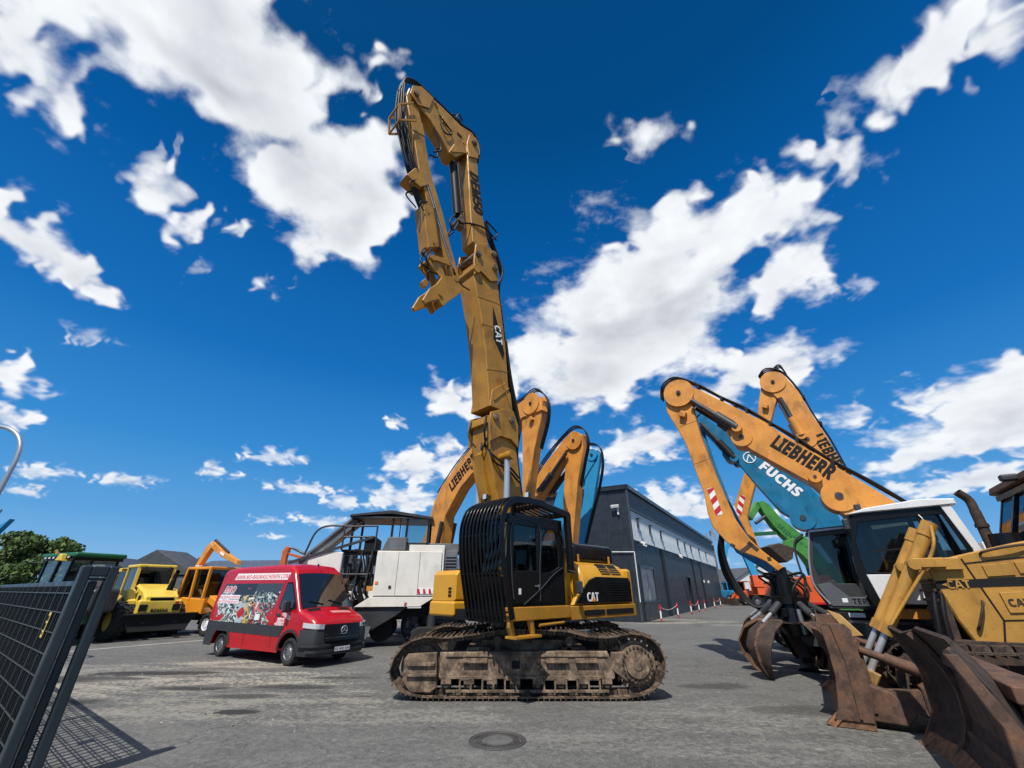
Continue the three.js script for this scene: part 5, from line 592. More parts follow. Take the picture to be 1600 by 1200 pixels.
  solid('slew_ring', M.darkGrey, t, (b) => b.cyl([0, 1.2, 0], [0, 1.5, 0], .75, .75, 28)); solid('chassis', M.darkGrey, t, (b) => { b.box(4.6, .5, 1.1, 0, 1.0, 0); b.box(.5, .4, 2.6, 2.2, .75, 0); b.box(.5, .4, 2.6, -2.2, .75, 0); });
  for (const x of [1.5, -1.5]) for (const z of [1, -1]) wheel(t, x, .55, z * 1.05, .55, .38, o.rim ?? M.midGrey, z, .52);
  for (const x of [2.45, -2.45]) for (const z of [1, -1]) { const s = solid('stabiliser', M.darkGrey, t, (b) => b.bar([x, .8, z * 1.0], [x, .25, z * 1.55], .18)); solid('foot_plate', M.darkGrey, s, (b) => b.cyl([x, .0, z * 1.6], [x, .1, z * 1.55], .26, .2, 16)); }
  return t;
}
const R1 = handler({ F: HR, np: 14.5, s0: -2.9, foot: [-2.0, 3.7], mat: M.orange, bodyMat: M.whiteClean, label: 'orange material handler with white cab, boom nearest the viewer at right', word: 'LIEBHERR',
  boom: [[2.12, 8.5], [1.48, 8.12], [.85, 7.51], [.24, 6.96], [-.28, 6.41], [-.82, 5.78], [-1.46, 5.02], [-2.06, 4.36], [-2.5, 3.85], [-2.25, 3.4], [-1.54, 3.4], [-1.29, 3.75], [-1.08, 4.2], [-.85, 4.58], [-.43, 4.98], [-.03, 5.36], [.4, 5.78], [.86, 6.34], [.95, 6.5], [.72, 6.6], [.92, 6.86], [1.34, 7.3], [1.74, 7.72]],
  stick: [[2.4, 8.5], [2.61, 8.18], [2.64, 7.57], [2.41, 6.9], [2.22, 6.3], [2.1, 5.42], [1.98, 4.66], [1.99, 4.06], [1.93, 3.65], [1.66, 3.22], [1.38, 2.96], [1.0, 2.79], [.76, 2.65], [.53, 2.40], [.36, 2.5], [.79, 2.94], [1.07, 3.32], [1.29, 3.85], [1.41, 4.44], [1.57, 5.41], [1.72, 6.52], [1.77, 7.31], [1.79, 7.9], [2.1, 8.5]],
  boss: [[.56, 6.22, .30], [-1.34, 4.2, .40], [-.95, 4.75, .16, .3]], head: [2.12, 8.12, .50], block: [2.12, 7.32], text: [[-.22, 5.92], [-1.36, 4.74], .40], cyl: [[[1.75, 7.72], [.62, 6.5], .14]], cylMat: M.darkGrey,
  hoses: [[[2.72, 8.05], [2.62, 8.5], [2.2, 8.78], [1.48, 8.3], [.85, 7.7], [.24, 7.12], [-.28, 6.58], [-.82, 5.94], [-1.46, 5.2], [-2.3, 4.3], [-2.8, 3.7], [-2.95, 3.0]], [[1.2, 7.4], [.9, 6.95], [.55, 7.0], [.5, 7.3]]], clips: [[1.48, 8.2], [.86, 7.62], [.24, 7.05], [-.28, 6.5], [-.82, 5.86], [-1.46, 5.1]],
  hazard: [1.72, 4.38, -.12], slots: [[1.16, 3.02, .1, .42, 1.0], [.98, 3.06, .1, .3, -.75], [1.5, 3.1, .12, .1, .6], [.66, 2.72, .09, .09, 0]], seam: [[[2.3, 6.95], [1.74, 7.05]], [[2.15, 5.6], [1.62, 5.72]]] });
const FU = handler({ F: HR, np: 17.0, s0: -2.0, foot: [-1.0, 3.4], mat: M.blue, bodyMat: M.darkGrey, label: 'blue material handler boom between the two orange booms at right', word: 'FUCHS', ink: M.inkWhite,
  boom: [[2.3, 8.5], [2.02, 7.69], [1.33, 6.42], [.94, 5.96], [.63, 5.28], [.12, 4.3], [-.39, 3.85], [-.6, 3.3], [-1.55, 3.2], [-1.39, 4.05], [-.93, 4.95], [-.25, 5.9], [.58, 6.7], [1.17, 7.3], [1.71, 8.05], [2.1, 8.6]],
  stick: [[2.35, 8.6], [2.38, 7.09], [2.26, 5.35], [2.06, 3.99], [1.7, 3.08], [.83, 2.40], [.6, 2.66], [1.16, 3.32], [1.3, 3.81], [1.55, 4.8], [1.73, 5.93], [1.9, 7.48], [1.92, 8.3], [2.1, 8.7]],
  boss: [[1.16, 6.42, .26], [-.46, 4.02, .36]], head: [2.14, 8.4, .36], text: [[.30, 5.86], [-.56, 4.74], .30], cyl: [[[1.9, 7.75], [1.05, 6.2], .13]], hoses: [[[2.45, 8.2], [2.3, 8.8], [1.9, 8.6], [1.17, 7.5], [.58, 6.9], [-.25, 6.1], [-.93, 5.1]], [[-.55, 4.5], [-.8, 4.7], [-1.0, 4.4], [-.7, 4.0]]], clips: [[1.17, 7.42], [.58, 6.82]] });
{ // round maker's mark on the blue boom
  const bm = FU.children.find((c) => c.name === 'boom'); solid('emblem', M.inkWhite, bm, (b) => { b.add(new THREE.TorusGeometry(.19, .02, 6, 28), B.mat(.58 + 2.0, 6.18, -.316)); b.bar([2.58, 6.3, -.316], [2.47, 6.06, -.316], .035, .01); b.bar([2.58, 6.3, -.316], [2.69, 6.06, -.316], .035, .01); }); }
const R2 = handler({ F: HR, np: 19.6, s0: -3.2, foot: [-2.6, 4.2], mat: M.orange, label: 'orange material handler with the highest boom head at right, behind the others', word: 'LIEBHERR',
  boom: [[-1.0, 10.2], [-1.37, 10.15], [-1.68, 9.29], [-1.87, 8.19], [-2.09, 7.24], [-2.25, 6.02], [-2.7, 4.2], [-1.95, 4.2], [-1.75, 5.82], [-1.42, 7.0], [-1.22, 7.26], [-1.12, 7.67], [-.9, 9.14], [-.7, 9.6]],
  stick: [[-.8, 10.35], [-.53, 10.01], [-.26, 9.32], [0, 8.52], [.51, 7.23], [1.03, 6.2], [1.64, 5.03], [1.6, 4.6], [1.4, 3.77], [1.13, 3.07], [.97, 3.2], [1.33, 3.69], [1.28, 4.57], [.71, 5.79], [.04, 7.15], [-.42, 8.2], [-.86, 9.1], [-1.05, 9.8]],
  boss: [[-1.45, 7.24, .32]], head: [-.92, 9.9, .48], block: [-.4, 8.9], text: [[-1.76, 7.35], [-2.2, 5.6], .36], cyl: [[[-.98, 9.1], [-1.3, 7.4], .16]], cylMat: M.orange, hoses: [[[-.5, 10.3], [-.8, 10.55], [-1.3, 10.4], [-1.75, 9.3], [-1.95, 8.2], [-2.18, 7.2], [-2.36, 6.0]], [[-1.0, 10.4], [-1.35, 10.6], [-1.5, 10.2]]], clips: [[-1.8, 9.0], [-2.05, 7.8]], hazard: [1.42, 5.0, .42], hazFlip: -1 });
const A1 = handler({ F: HL, np: 13.0, s0: -19.93, foot: [-18.63,3.56], mat: M.orange, label: 'orange material handler whose arched boom rises behind the excavator cab from lower left', word: 'LIEBHERR',
  boom: [[-19.7,3.46],[-18.98,4.65],[-18.45,6.02],[-17.83,6.85],[-16.73,7.66],[-15.37,8.5],[-13.52,9.45],[-12.02,9.79],[-11.45,9.89],[-10.96,9.57],[-10.83,8.98],[-12.03,8.96],[-13.5,8.16],[-15.0,7.29],[-16.31,6.45],[-17.41,5.24],[-17.69,3.37]], stick: [[-12.02,9.79],[-11.45,9.96],[-10.85,9.48],[-10.96,8.72],[-11.45,7.27],[-11.83,5.52],[-12.11,3.82],[-12.43,3.84],[-12.16,5.57],[-12.13,7.42],[-12.15,9.06]], head: [-11.47, 9.48, .5], block: [-11.49,8.72], text: [[-17.08,6.51], [-15.23,7.84], .5],
  hoses: [[[-18.34,6.5],[-17.09,7.56],[-15.52,8.64],[-13.66,9.66],[-12.14,9.96],[-11.33,10.14],[-10.66,9.48],[-10.63,8.62],[-11.12,7.31]]], cyl: [[[-17.48,4.97], [-18.03,2.82], .17]] });
const A2 = handler({ F: HL, np: 15.8, s0: -17.20, foot: [-15.9,3.77], mat: M.orange, label: 'orange material handler arm in the middle, between the arched boom and the blue arm',
  boom: [[-16.61,3.75],[-14.13,6.61],[-13.36,7.45],[-11.85,8.6],[-11.33,8.82],[-10.93,8.59],[-10.89,8.14],[-11.82,7.97],[-12.81,6.87],[-13.67,6.07],[-14.16,5.37],[-15.23,3.67]], stick: [[-11.78,8.48],[-11.32,8.89],[-10.89,8.58],[-10.83,7.97],[-11.3,6.4],[-11.86,3.59],[-12.08,1.99],[-12.36,1.99],[-12.14,3.61],[-12.22,5.6],[-11.87,7.85]], head: [-11.29, 8.36, .44], cyl: [[[-11.71,7.82], [-13.46,6.26], .16]], cylMat: M.darkGrey, hoses: [[[-14.3,6.8],[-13.48,7.67],[-11.96,8.82],[-11.31,9.05],[-10.79,8.82],[-10.6,8.13],[-10.86,7.27],[-11.22,6.15]]] });
const A3 = handler({ bt: .34, st: .22, F: HL, np: 18.2, s0: -16.61, foot: [-15.31,3.88], mat: M.blueFar, label: 'bright blue material handler arm left of the dark hall',
  boom: [[-15.95,3.85],[-14.52,6.71],[-13.29,8.44],[-12.19,8.74],[-11.72,8.49],[-11.95,7.92],[-13.04,6.76],[-13.98,5.63],[-14.7,3.78]], stick: [[-12.43,8.43],[-11.99,8.69],[-11.58,8.32],[-11.67,7.9],[-12.33,5.72],[-13.01,4.01],[-13.53,1.99],[-14.0,1.99],[-13.62,3.84],[-12.9,6.02],[-12.49,7.75]], head: [-12.02, 8.35, .32], hoses: [[[-13.27,8.61],[-12.17,8.94],[-11.55,8.66],[-11.44,7.85],[-11.77,6.63],[-12.28,5.43],[-12.89,3.98]]] });
// cabs of the two right-hand handlers (parts of their machines)
{
  const S = -2.9, P = (l) => l.map(([x, y]) => [x - S, y]), zf = -1.78, zb = -.78;        // camera side, boom side
  const out = P([[-1.16, 1.62], [-1.04, 2.2], [-1.1, 2.9], [-1.26, 3.45], [-1.4, 3.56], [-3.0, 3.58], [-3.12, 2.7], [-3.1, 1.62]]);
  const win = [P([[-1.22, 2.3], [-1.20, 2.6], [-1.22, 2.95], [-1.38, 3.34], [-2.42, 3.40], [-2.42, 2.28]]), P([[-2.52, 2.34], [-2.52, 3.40], [-2.84, 3.40], [-2.98, 2.7], [-2.95, 2.45], [-2.8, 2.34]])];
  const cab = solid('cab', M.black, R1, (b) => { for (const z of [zf, zb]) b.ext(out, .06, z, .012, win); b.ext(P([[-1.3, 1.62], [-3.1, 1.62], [-3.1, 1.72], [-1.3, 1.72]]), zb - zf, (zf + zb) / 2, .01); b.ext(P([[-3.02, 1.62], [-3.1, 1.62], [-3.12, 2.4], [-3.04, 2.4]]), zb - zf, (zf + zb) / 2, .01); });
  solid('cab_roof', M.whiteClean, cab, (b) => { b.ext(P([[-1.18, 3.52], [-1.6, 3.64], [-2.6, 3.74], [-3.12, 3.70], [-3.12, 3.58], [-1.5, 3.54]]), zb - zf + .2, (zf + zb) / 2, .02); }); solid('door_panel', M.whiteClean, cab, (b) => { b.ext(P([[-1.20, 2.25], [-1.30, 1.68], [-2.40, 1.68], [-2.40, 2.25]]), .03, zf - .04, .008); }); solid('rear_pillar', M.whiteClean, cab, (b) => b.ext(P([[-2.86, 3.58], [-3.02, 3.62], [-3.2, 2.6], [-3.2, 1.62], [-2.5, 1.62], [-2.5, 2.26], [-3.02, 2.3], [-3.06, 2.7]]), .04, zf - .045, .008));
  solid('door_glass', M.glassMid, cab, (b) => b.ext(win[0], .008, zf, 0)); solid('rear_glass', M.glassMid, cab, (b) => b.ext(win[1], .008, zf, 0)); solid('boom_side_glass', M.glassMid, cab, (b) => b.ext(win[0], .008, zb, 0)); solid('front_glass', M.glassMid, cab, (b) => b.surf((u, v) => [-1.08 - S - .16 * Math.pow(u, 3), 1.8 + 1.62 * u, mix(zf, zb, v)], 6, 2));
  solid('door_handle', M.ink, cab, (b) => { b.box(.22, .03, .03, -1.68 - S, 2.06, zf - .07); b.box(.24, .10, .02, -1.68 - S, 1.96, zf - .06); }); solid('window_rail', M.ink, cab, (b) => b.bar([-1.44 - S, 2.72, zf - .02], [-2.42 - S, 2.78, zf - .02], .03)); solid('grab_rail', M.steel, cab, (b) => b.tube([[-2.47 - S, 2.9, zf - .06], [-2.5 - S, 3.3, zf - .08], [-2.46 - S, 3.42, zf - .03]], .014));
  solid('seat', M.seat, cab, (b) => { b.rbox(.5, .2, .5, -2.3 - S, 2.05, -1.28, .06); b.rbox(.16, .8, .5, -2.6 - S, 2.5, -1.28, .06); b.bar([-1.5 - S, 1.7, -1.28], [-1.75 - S, 2.5, -1.28], .06); b.box(.2, .3, .3, -1.4 - S, 2.3, -.95); }); solid('cab_lift', M.orange, R1, (b) => b.box(1.9, .2, .9, -2.3 - S, 1.5, -1.3));
  const ml = solid('mirror', M.plastic, R1, (b) => b.rbox(.12, .26, .2, -1.14 - S, 3.3, zf - .12, .04)); solid('mirror_arm', M.ink, ml, (b) => b.bar([-1.3 - S, 3.5, zf], [-1.14 - S, 3.4, zf - .12], .03)); solid('roof_lamp', M.plastic, R1, (b) => b.box(.12, .12, .2, -1.5 - S, 3.72, zf + .3));
}
{
  const S = -2.0, P = (l) => l.map(([x, y]) => [x - S, y]), zf = -1.75, zb = -.8, g = paint([.11, .12, .135], G1);
  const out = P([[-.42, 1.5], [-.20, 2.0], [-.24, 2.6], [-.46, 3.42], [-1.9, 3.5], [-1.9, 1.5]]), win = P([[-.40, 2.1], [-.34, 2.6], [-.52, 3.3], [-1.75, 3.38], [-1.75, 2.1], [-.75, 2.1], [-.7, 2.2]]);
  const cab = solid('cab', M.plastic, FU, (b) => { for (const z of [zf, zb]) b.ext(out, .06, z, .012, [win]); b.box(1.5, .08, zb - zf, -1.16 - S, 1.54, (zf + zb) / 2); b.ext(P([[-.36, 3.4], [-.46, 3.52], [-1.95, 3.6], [-1.95, 3.5]]), zb - zf + .1, (zf + zb) / 2, .01); });
  solid('door_panel', g, cab, (b) => { b.ext(P([[-.46, 1.62], [-.28, 2.08], [-.6, 2.12], [-.92, 1.78], [-1.8, 1.78], [-1.8, 1.56], [-.5, 1.56]]), .03, zf - .04, .008); }); solid('lettering', M.ink, cab, (b) => b.text('TEREX', .13, .006, B.mat(-1.22 - S, 1.68, zf - .056, 0, Math.PI, 0))); solid('logo_plate', M.inkWhite, cab, (b) => b.box(.12, .1, .006, -.8 - S, 1.70, zf - .06));
  solid('side_glass', M.glassMid, cab, (b) => b.ext(win, .008, zf, 0)); solid('boom_side_glass', M.glassMid, cab, (b) => b.ext(win, .008, zb, 0)); solid('front_glass', M.glassMid, cab, (b) => b.surf((u, v) => [-.22 - S - .24 * u * u, 2.0 + 1.4 * u, mix(zf, zb, v)], 5, 2)); solid('silver_frame', M.alu, cab, (b) => { b.tube(P([[-.45, 1.6], [-.22, 2.05], [-.25, 2.6], [-.46, 3.44]]).map(([x, y]) => [x, y, zf - .04]), .03, 24, 6); b.bar([-.46 - S, 3.46, zf - .03], [-1.9 - S, 3.54, zf - .03], .05); });
  solid('guard_frame', M.plastic, FU, (b) => { for (const z of [zf, zb]) b.tube(P([[-.3, 3.4], [-.05, 3.2], [0, 2.4], [-.1, 1.9]]).map(([x, y]) => [x, y, z]), .03, 20, 6); b.bar([0 - S, 3.1, zf], [0 - S, 3.1, zb], .03); b.bar([.02 - S, 2.5, zf], [.02 - S, 2.5, zb], .03); }); solid('seat', M.seat, cab, (b) => { b.rbox(.5, .2, .5, -1.1 - S, 2.0, -1.28, .06); b.rbox(.16, .8, .5, -1.4 - S, 2.4, -1.28, .06); });
  solid('deck_step', M.ink, FU, (b) => { b.box(2.1, .26, 1.2, -1.1 - S, 1.3, -1.25); }); solid('type_plate', M.inkWhite, FU, (b) => b.box(.34, .1, .006, -.95 - S, 1.36, -1.858));
}
// ================================================================ orange-peel grabs
function grab(label, F, np, s, open, mats, y0 = 0) {
  const t = parked('orange_peel_grab', label, 'grab', F, np, s, 'orange peel grabs in front of the handlers');
  solid('rotator', M.black, t, (b) => { b.cyl([0, 1.75 + y0, 0], [0, 2.25 + y0, 0], .2, .17, 18); b.box(.26, .3, .3, 0, 2.36 + y0, 0); b.cyl([0, 1.62 + y0, 0], [0, 1.78 + y0, 0], .42, .42, 24); });
  solid('body', M.black, t, (b) => { b.cyl([0, 1.12 + y0, 0], [0, 1.64 + y0, 0], .44, .34, 10); b.cyl([0, .9 + y0, 0], [0, 1.14 + y0, 0], .3, .46, 10); for (let i = 0; i < 10; i++) { const a = i / 10 * 6.2832; b.box(.16, .2, .1, Math.cos(a) * .43, 1.42 + y0, Math.sin(a) * .43, 0, -a); } });
  for (let i = 0; i < 5; i++) {
    const a = i / 5 * 6.2832 + .35, c = Math.cos(a), s2 = Math.sin(a), tp = (r, y, w) => [c * r - s2 * w, y + y0, s2 * r + c * w];
    const prof = [[.42, 1.18, .26], [.80 + open * .1, 1.22, .34], [1.06 + open * .25, 1.02, .38], [1.18 + open * .34, .72, .36], [1.12 + open * .36, .38, .24], [.98 + open * .34, .12, .12], [.90 + open * .3, .0, .025]], at = (u) => { const k = Math.min(5.999, u * 6), j = Math.floor(k), f = k - j; return [0, 1, 2].map((q) => mix(prof[j][q], prof[j + 1][q], f)); };
    const tine = solid('tine', mats[i % mats.length], t, (b) => b.surf((u, v) => { const [r, y, w] = at(u), k = (v - .5) * 2; return tp(r - .10 * k * k * (w / .38), y - .02 * k * k, k * w); }, 18, 6, .035)); solid('tine_rib', M.rust, tine, (b) => { for (let q = 0; q < 12; q++) { const p = at(q / 12 * .9), n = at((q + 1) / 12 * .9); b.bar(tp(p[0] + .03, p[1] + .02, 0), tp(n[0] + .03, n[1] + .02, 0), .09, .07); } });
    const cy = solid('tine_cylinder', M.darkGrey, t, (b) => b.cyl(tp(.40, 1.62, .0), tp(.66 + open * .1, 1.40, 0), .085)); solid('rod', M.chrome, cy, (b) => b.cyl(tp(.66 + open * .1, 1.4, 0), tp(.92 + open * .2, 1.2, 0), .045)); solid('cylinder_guard', M.steel, cy, (b) => b.cyl(tp(.5, .95, .12), tp(.46, 1.5, .12), .06));
  }
  for (let i = 0; i < 7; i++) { const r = rng(50 + i), a = r() * 6.28, a2 = a + 1; solid('hose', M.hose, t, (b) => b.tube([[.1 * Math.cos(a), 2.3 + y0, .1 * Math.sin(a)], [.5 * Math.cos(a), 2.35 + y0, .5 * Math.sin(a)], [.55 * Math.cos(a2), 1.95 + y0, .55 * Math.sin(a2)], [.4 * Math.cos(a2), 1.5 + y0, .4 * Math.sin(a2)]], .032, 20, 6)); }
  return t;
}
grab('rusty orange peel grab resting open on the asphalt under the nearest orange stick', HR, 14.5, .46, .9, [M.rustBright, M.rust, M.rustDark, M.rust, M.rustDark]);
grab('dark steel orange peel grab under the blue stick, behind the rusty grab', HR, 17.0, .78, .5, [M.rustDark, M.black], -.0);
{ const t = parked('hose_bundle', 'loose black hydraulic hoses looping down left of the grabs', 'hoses', HR, 16.6, 1.6); for (let i = 0; i < 4; i++) solid('hose', M.hose, t, (b) => b.tube([[.42 - .03 * i, 3.75, 0], [.62 - .05 * i, 3.1, .05 * i], [.56 - .07 * i, 2.3, .06 * i], [.2 - .1 * i, 1.7 - .06 * i, .05], [-.2 - .1 * i, 1.45 - .05 * i, .04 * i], [-.6, 1.7, .1], [-.75, 2.2, .05 * i]], .038, 40, 7)); }
// ================================================================ orange-red loader hood, green handlers beyond
{
  const t = thing('compact_loader', 'orange red engine hood of a small loader left of the grey cab', 'loader', 10.75, 0, 17.6, R(160));
  solid('hood', M.redOrange, t, (b) => b.ext([[-1.1, 1.5], [.85, 1.5], [.9, 1.78], [.7, 2.26], [-.5, 2.42], [-1.1, 2.42]], 1.7, 0, .03)); solid('lower_frame', M.rustDark, t, (b) => b.box(1.9, .55, 1.3, -.2, 1.2, 0)); solid('stripe', M.inkRed, t, (b) => b.box(1.9, .1, 1.72, -.13, 1.52, 0)); for (const x of [-.9, .5]) for (const z of [-1, 1]) lugWheel(t, x, .5, z * .75, .5, .36, M.darkGrey, z, 14);
}
{
  const t = thing('green_handler', 'green material handler with folded boom far right, higher of the two', 'material handler', 18.4, 0, 26, 0, 'green handlers behind the grabs'), X = 18.4;
  const bm = solid('boom', M.green, t, (b) => b.ext([[15.0, 6.75], [15.3, 6.85], [15.65, 6.6], [16.1, 5.85], [17.5, 4.5], [18.2, 3.2], [17.3, 2.6], [16.8, 3.8], [15.6, 5.3], [15.2, 6.1]].map(([x, y]) => [x - X, y]), .5, 0, .02)); solid('jib', M.green, t, (b) => b.ext([[14.2, 6.0], [15.0, 6.8], [15.25, 6.6], [14.45, 5.7]].map(([x, y]) => [x - X, y]), .4, 0, .02)); solid('lettering', M.greenDark, bm, (b) => b.text('SENNEBOGEN', .26, .01, B.mat(-1.75, 4.55, .252, 0, 0, R(-47)))); solid('jib_link', M.greenDark, t, (b) => b.bar([14.3 - X, 4.9, 0], [15.9 - X, 5.0, 0], .2));
  solid('cylinder', M.darkGrey, t, (b) => b.cyl([15.2 - X, 5.9, .3], [14.5 - X, 5.5, .3], .09)); solid('body', M.greenDark, t, (b) => { b.box(2.6, 1.2, 2.2, 0, 2.0, 0); b.box(2.2, .8, 1.2, -.2, 2.9, .3); }); for (const x of [-1, 1]) for (const z of [-1, 1]) wheel(t, x, .55, z, .55, .4, M.green, z);
}
{
  const t = thing('green_handler', 'lower green loader arm with rusty bucket in front of the higher green boom', 'loader', 18, 0, 25.2, 0, 'green handlers behind the grabs'), X = 18;
  solid('arm', M.green, t, (b) => b.ext([[15.5, 4.2], [15.6, 4.45], [16.1, 4.6], [16.5, 4.2], [17.4, 3.2], [18.1, 2.2], [17.5, 2.1], [16.3, 3.7], [15.9, 4.05]].map(([x, y]) => [x - X, y]), .4, 0, .02)); solid('bucket', M.rustDark, t, (b) => b.ext([[14.3, 4.1], [15.0, 4.3], [15.7, 4.0], [15.5, 3.5], [15.1, 3.3]].map(([x, y]) => [x - X, y]), 1.1, 0, .03)); solid('body', M.green, t, (b) => { b.box(2.4, 1.0, 1.8, 0, 1.5, 0); b.box(1.2, 1.2, 1.4, .2, 2.4, 0); }); for (const x of [-.9, .9]) for (const z of [-1, 1]) wheel(t, x, .5, z * .9, .5, .36, M.green, z);
}
// ================================================================ bulldozers (x forward, z to their right = away from the viewer)
function dozer(label, np, s0, far) {                            // far: only the blade with its push arms
  const t = far ? parked('dozer_blade', label, 'dozer blade', HR, np, s0) : parked('bulldozer', label, 'bulldozer', HR, np, s0);
  const W = 1.74;                                                 // half blade width
  // blade: curved mouldboard, far wing bent forward a little
  const prof = [[.10, 1.44], [-.02, 1.28], [-.14, 1.05], [-.20, .78], [-.17, .48], [-.07, .24], [.06, .1]], at = (v) => { const k = Math.min(5.999, v * 6), j = Math.floor(k), f = k - j; return [mix(prof[j][0], prof[j + 1][0], f), mix(prof[j][1], prof[j + 1][1], f)]; };
  const wing = (z) => (far ? .20 : .10) * Math.pow(clamp((Math.abs(z) - 1.05) / .7), 1.0), top = (z) => Math.abs(z) > 1.05 ? -.10 + .10 * Math.abs((Math.abs(z) - 1.4) / .35) * .9 : .05;
  const face = far ? M.rustDark : M.rust;
  const pan = (z0, z1) => solid('blade_panel', face, t, (b) => b.surf((u, v) => { const z = mix(z0, z1, u), [x, y] = at(v); return [x + wing(z), y + (1 - v) * top(z) * .7, z]; }, 10, 14, .045));
  const bp = [pan(-W, -1.07), pan(-1.07, 1.07), pan(1.07, W)];
  for (const z of [-1.07, 1.07]) solid('blade_rib', M.rust, t, (b) => { for (let q = 0; q < 12; q++) { const a = at(q / 12), c = at((q + 1) / 12); b.bar([a[0] + wing(z) + .035, a[1] - .04, z], [c[0] + wing(z) + .035, c[1] - .04, z], .07, .15); } });
  for (const z of [-W, W]) solid('end_plate', M.rust, t, (b) => b.ext(far ? [[.30, 1.42], [.2, 1.42], [-.02, .9], [.0, .4], [.18, .1], [.30, .1], [.12, .4], [.10, .9]] : [[.08, 1.40], [.04, 1.44], [-.27, 1.44], [-.34, 1.36], [-.37, .5], [-.28, .1], [.24, .1], [.14, .26], [.06, .7], [.06, 1.1]], .05, z, .012));
  if (!far) solid('end_fold', M.rust, t, (b) => b.ext([[-.10, 1.42], [-.06, 1.42], [-.13, .9], [-.10, .14], [-.14, .14], [-.17, .9]], .03, -W - .035, .008));
  solid('cutting_edge', M.rustBright, t, (b) => b.surf((u, v) => { const z = mix(-W - .02, W + .02, u); return [mix(.04, .20, v) + wing(z), mix(.16, -.0, v), z]; }, 16, 1, .04)); for (const z of [-W + .1, W - .1]) solid('end_bit', M.rustBright, t, (b) => b.ext([[.20, .16], [.36, .02], [.30, 0], [far ? .1 : -.28, 0], [far ? .06 : -.29, .1], [.05, .16]], .2, z, .012));
  solid('blade_back', M.rust, t, (b) => { b.box(.16, .9, 2.6, -.24, .72, 0); b.box(.3, .14, 3.2, -.24, 1.12, 0); b.box(.3, .16, 3.2, -.22, .28, 0); for (const z of [-1.2, -.4, .4, 1.2]) b.box(.26, .9, .05, -.30, .7, z); });
  for (const s of [-1, 1]) {
    const z = s * 1.42; solid('push_arm', M.rust, t, (b) => { b.bar([-.25, .34, z], [-3.1, .55, z], .30, .24); b.ext([[-.2, .1], [-.2, .62], [-.62, .5], [-.85, .22], [-.7, .08]], .3, z, .02); b.ext([[-1.0, .16], [-1.0, .6], [-1.2, .72], [-2.3, .62], [-2.3, .2]], .34, z, .02); b.cyl([-3.1, .55, z - .2], [-3.1, .55, z + .2], .22); });
    const br = solid('blade_brace', M.rust, t, (b) => { b.cyl([-.25, 1.08, s * 1.2], [-1.6, .62, z], .065, .065, 12); b.cyl([-.7, .93, s * 1.27], [-1.1, .79, s * 1.34], .09, .09, 12); });
    if (far) continue;
    const cz = s * .62; const lc = solid('lift_cylinder', M.yellowOld, t, (b) => { b.cyl([-2.06, 3.0, cz], [-.92, 1.3, cz], .10, .10, 18); b.cyl([-2.10, 3.06, cz], [-1.95, 2.84, cz], .118, .118, 16); b.cyl([-.98, 1.39, cz], [-.88, 1.24, cz], .118, .118, 16); b.tube([[-2.08, 3.0, cz - .1], [-2.0, 2.7, cz - .2], [-1.9, 2.5, cz - .16], [-1.0, 1.4, cz - .15]], .028, 24, 6); });
    solid('rod', M.chrome, lc, (b) => b.cyl([-.92, 1.3, cz], [-.42, .55, cz], .055, .055, 14)); solid('rod_eye', M.yellowOld, lc, (b) => { b.cyl([-.42, .55, cz - .12], [-.42, .55, cz + .12], .11); }); solid('trunnion_yoke', M.yellowOld, lc, (b) => { b.box(.44, .16, .1, -1.82, 2.38, cz - .16); b.cyl([-1.62, 2.36, cz - .22], [-1.62, 2.36, cz + .16], .09); b.box(.4, .2, .2, -2.06, 2.36, cz - .02); });
    // tracks
    const tz = s * 1.08; track(t, 'track_frame', [[-1.3, .1], [-2.2, .06], [-3.2, .06], [-4.2, .06], [-5.0, .12], [-5.35, .5], [-5.1, .95], [-4.5, 1.15], [-3.4, 1.12], [-2.2, 1.08], [-1.3, 1.02], [-.95, .8], [-.9, .42]], tz, .56, 40, { frame: M.rustDark, shoe: M.shoeSteel, shoe2: M.rustDark }, (b) => { b.box(3.0, .4, .3, -3.0, .5, tz); b.disc(-1.45, .55, tz, .4, .3, 20); b.disc(-4.75, .62, tz, .44, .3, 20); });
  }
  if (far) return t;
  // hood, nose plate, cab
  const y = M.yellowOld, hz = .64;
  const hood = solid('hood', y, t, (b) => { b.ext([[-1.80, 2.26], [-2.2, 2.48], [-3.0, 2.66], [-4.2, 2.86], [-4.2, 1.1], [-2.05, 1.1], [-1.92, 1.5]], hz * 2, 0, .025); });
  solid('side_stripe', M.ink, hood, (b) => b.ext([[-1.84, 2.09], [-1.82, 1.97], [-4.1, 2.06], [-4.1, 2.20]], .01, -hz - .004, 0)); solid('lettering', y, hood, (b) => b.text('CAT', .125, .008, B.mat(-2.12, 2.035, -hz - .008, 0, Math.PI, .04))); solid('stripe_tip', y, hood, (b) => b.ext([[-1.9, 2.03], [-2.0, 2.07], [-2.0, 1.995]], .008, -hz - .012, 0));
  solid('panel_seam', M.ink, hood, (b) => { b.bar([-2.30, 2.44, -hz - .002], [-2.48, 1.5, -hz - .002], .025, .01); b.bar([-2.48, 1.5, -hz - .002], [-2.36, 1.14, -hz - .002], .025, .01); b.bar([-2.48, 1.5, -hz - .003], [-4.2, 1.6, -hz - .003], .02, .01); b.bar([-2.3, 2.36, -hz - .004], [-4.2, 2.56, -hz - .004], .02, .01); });
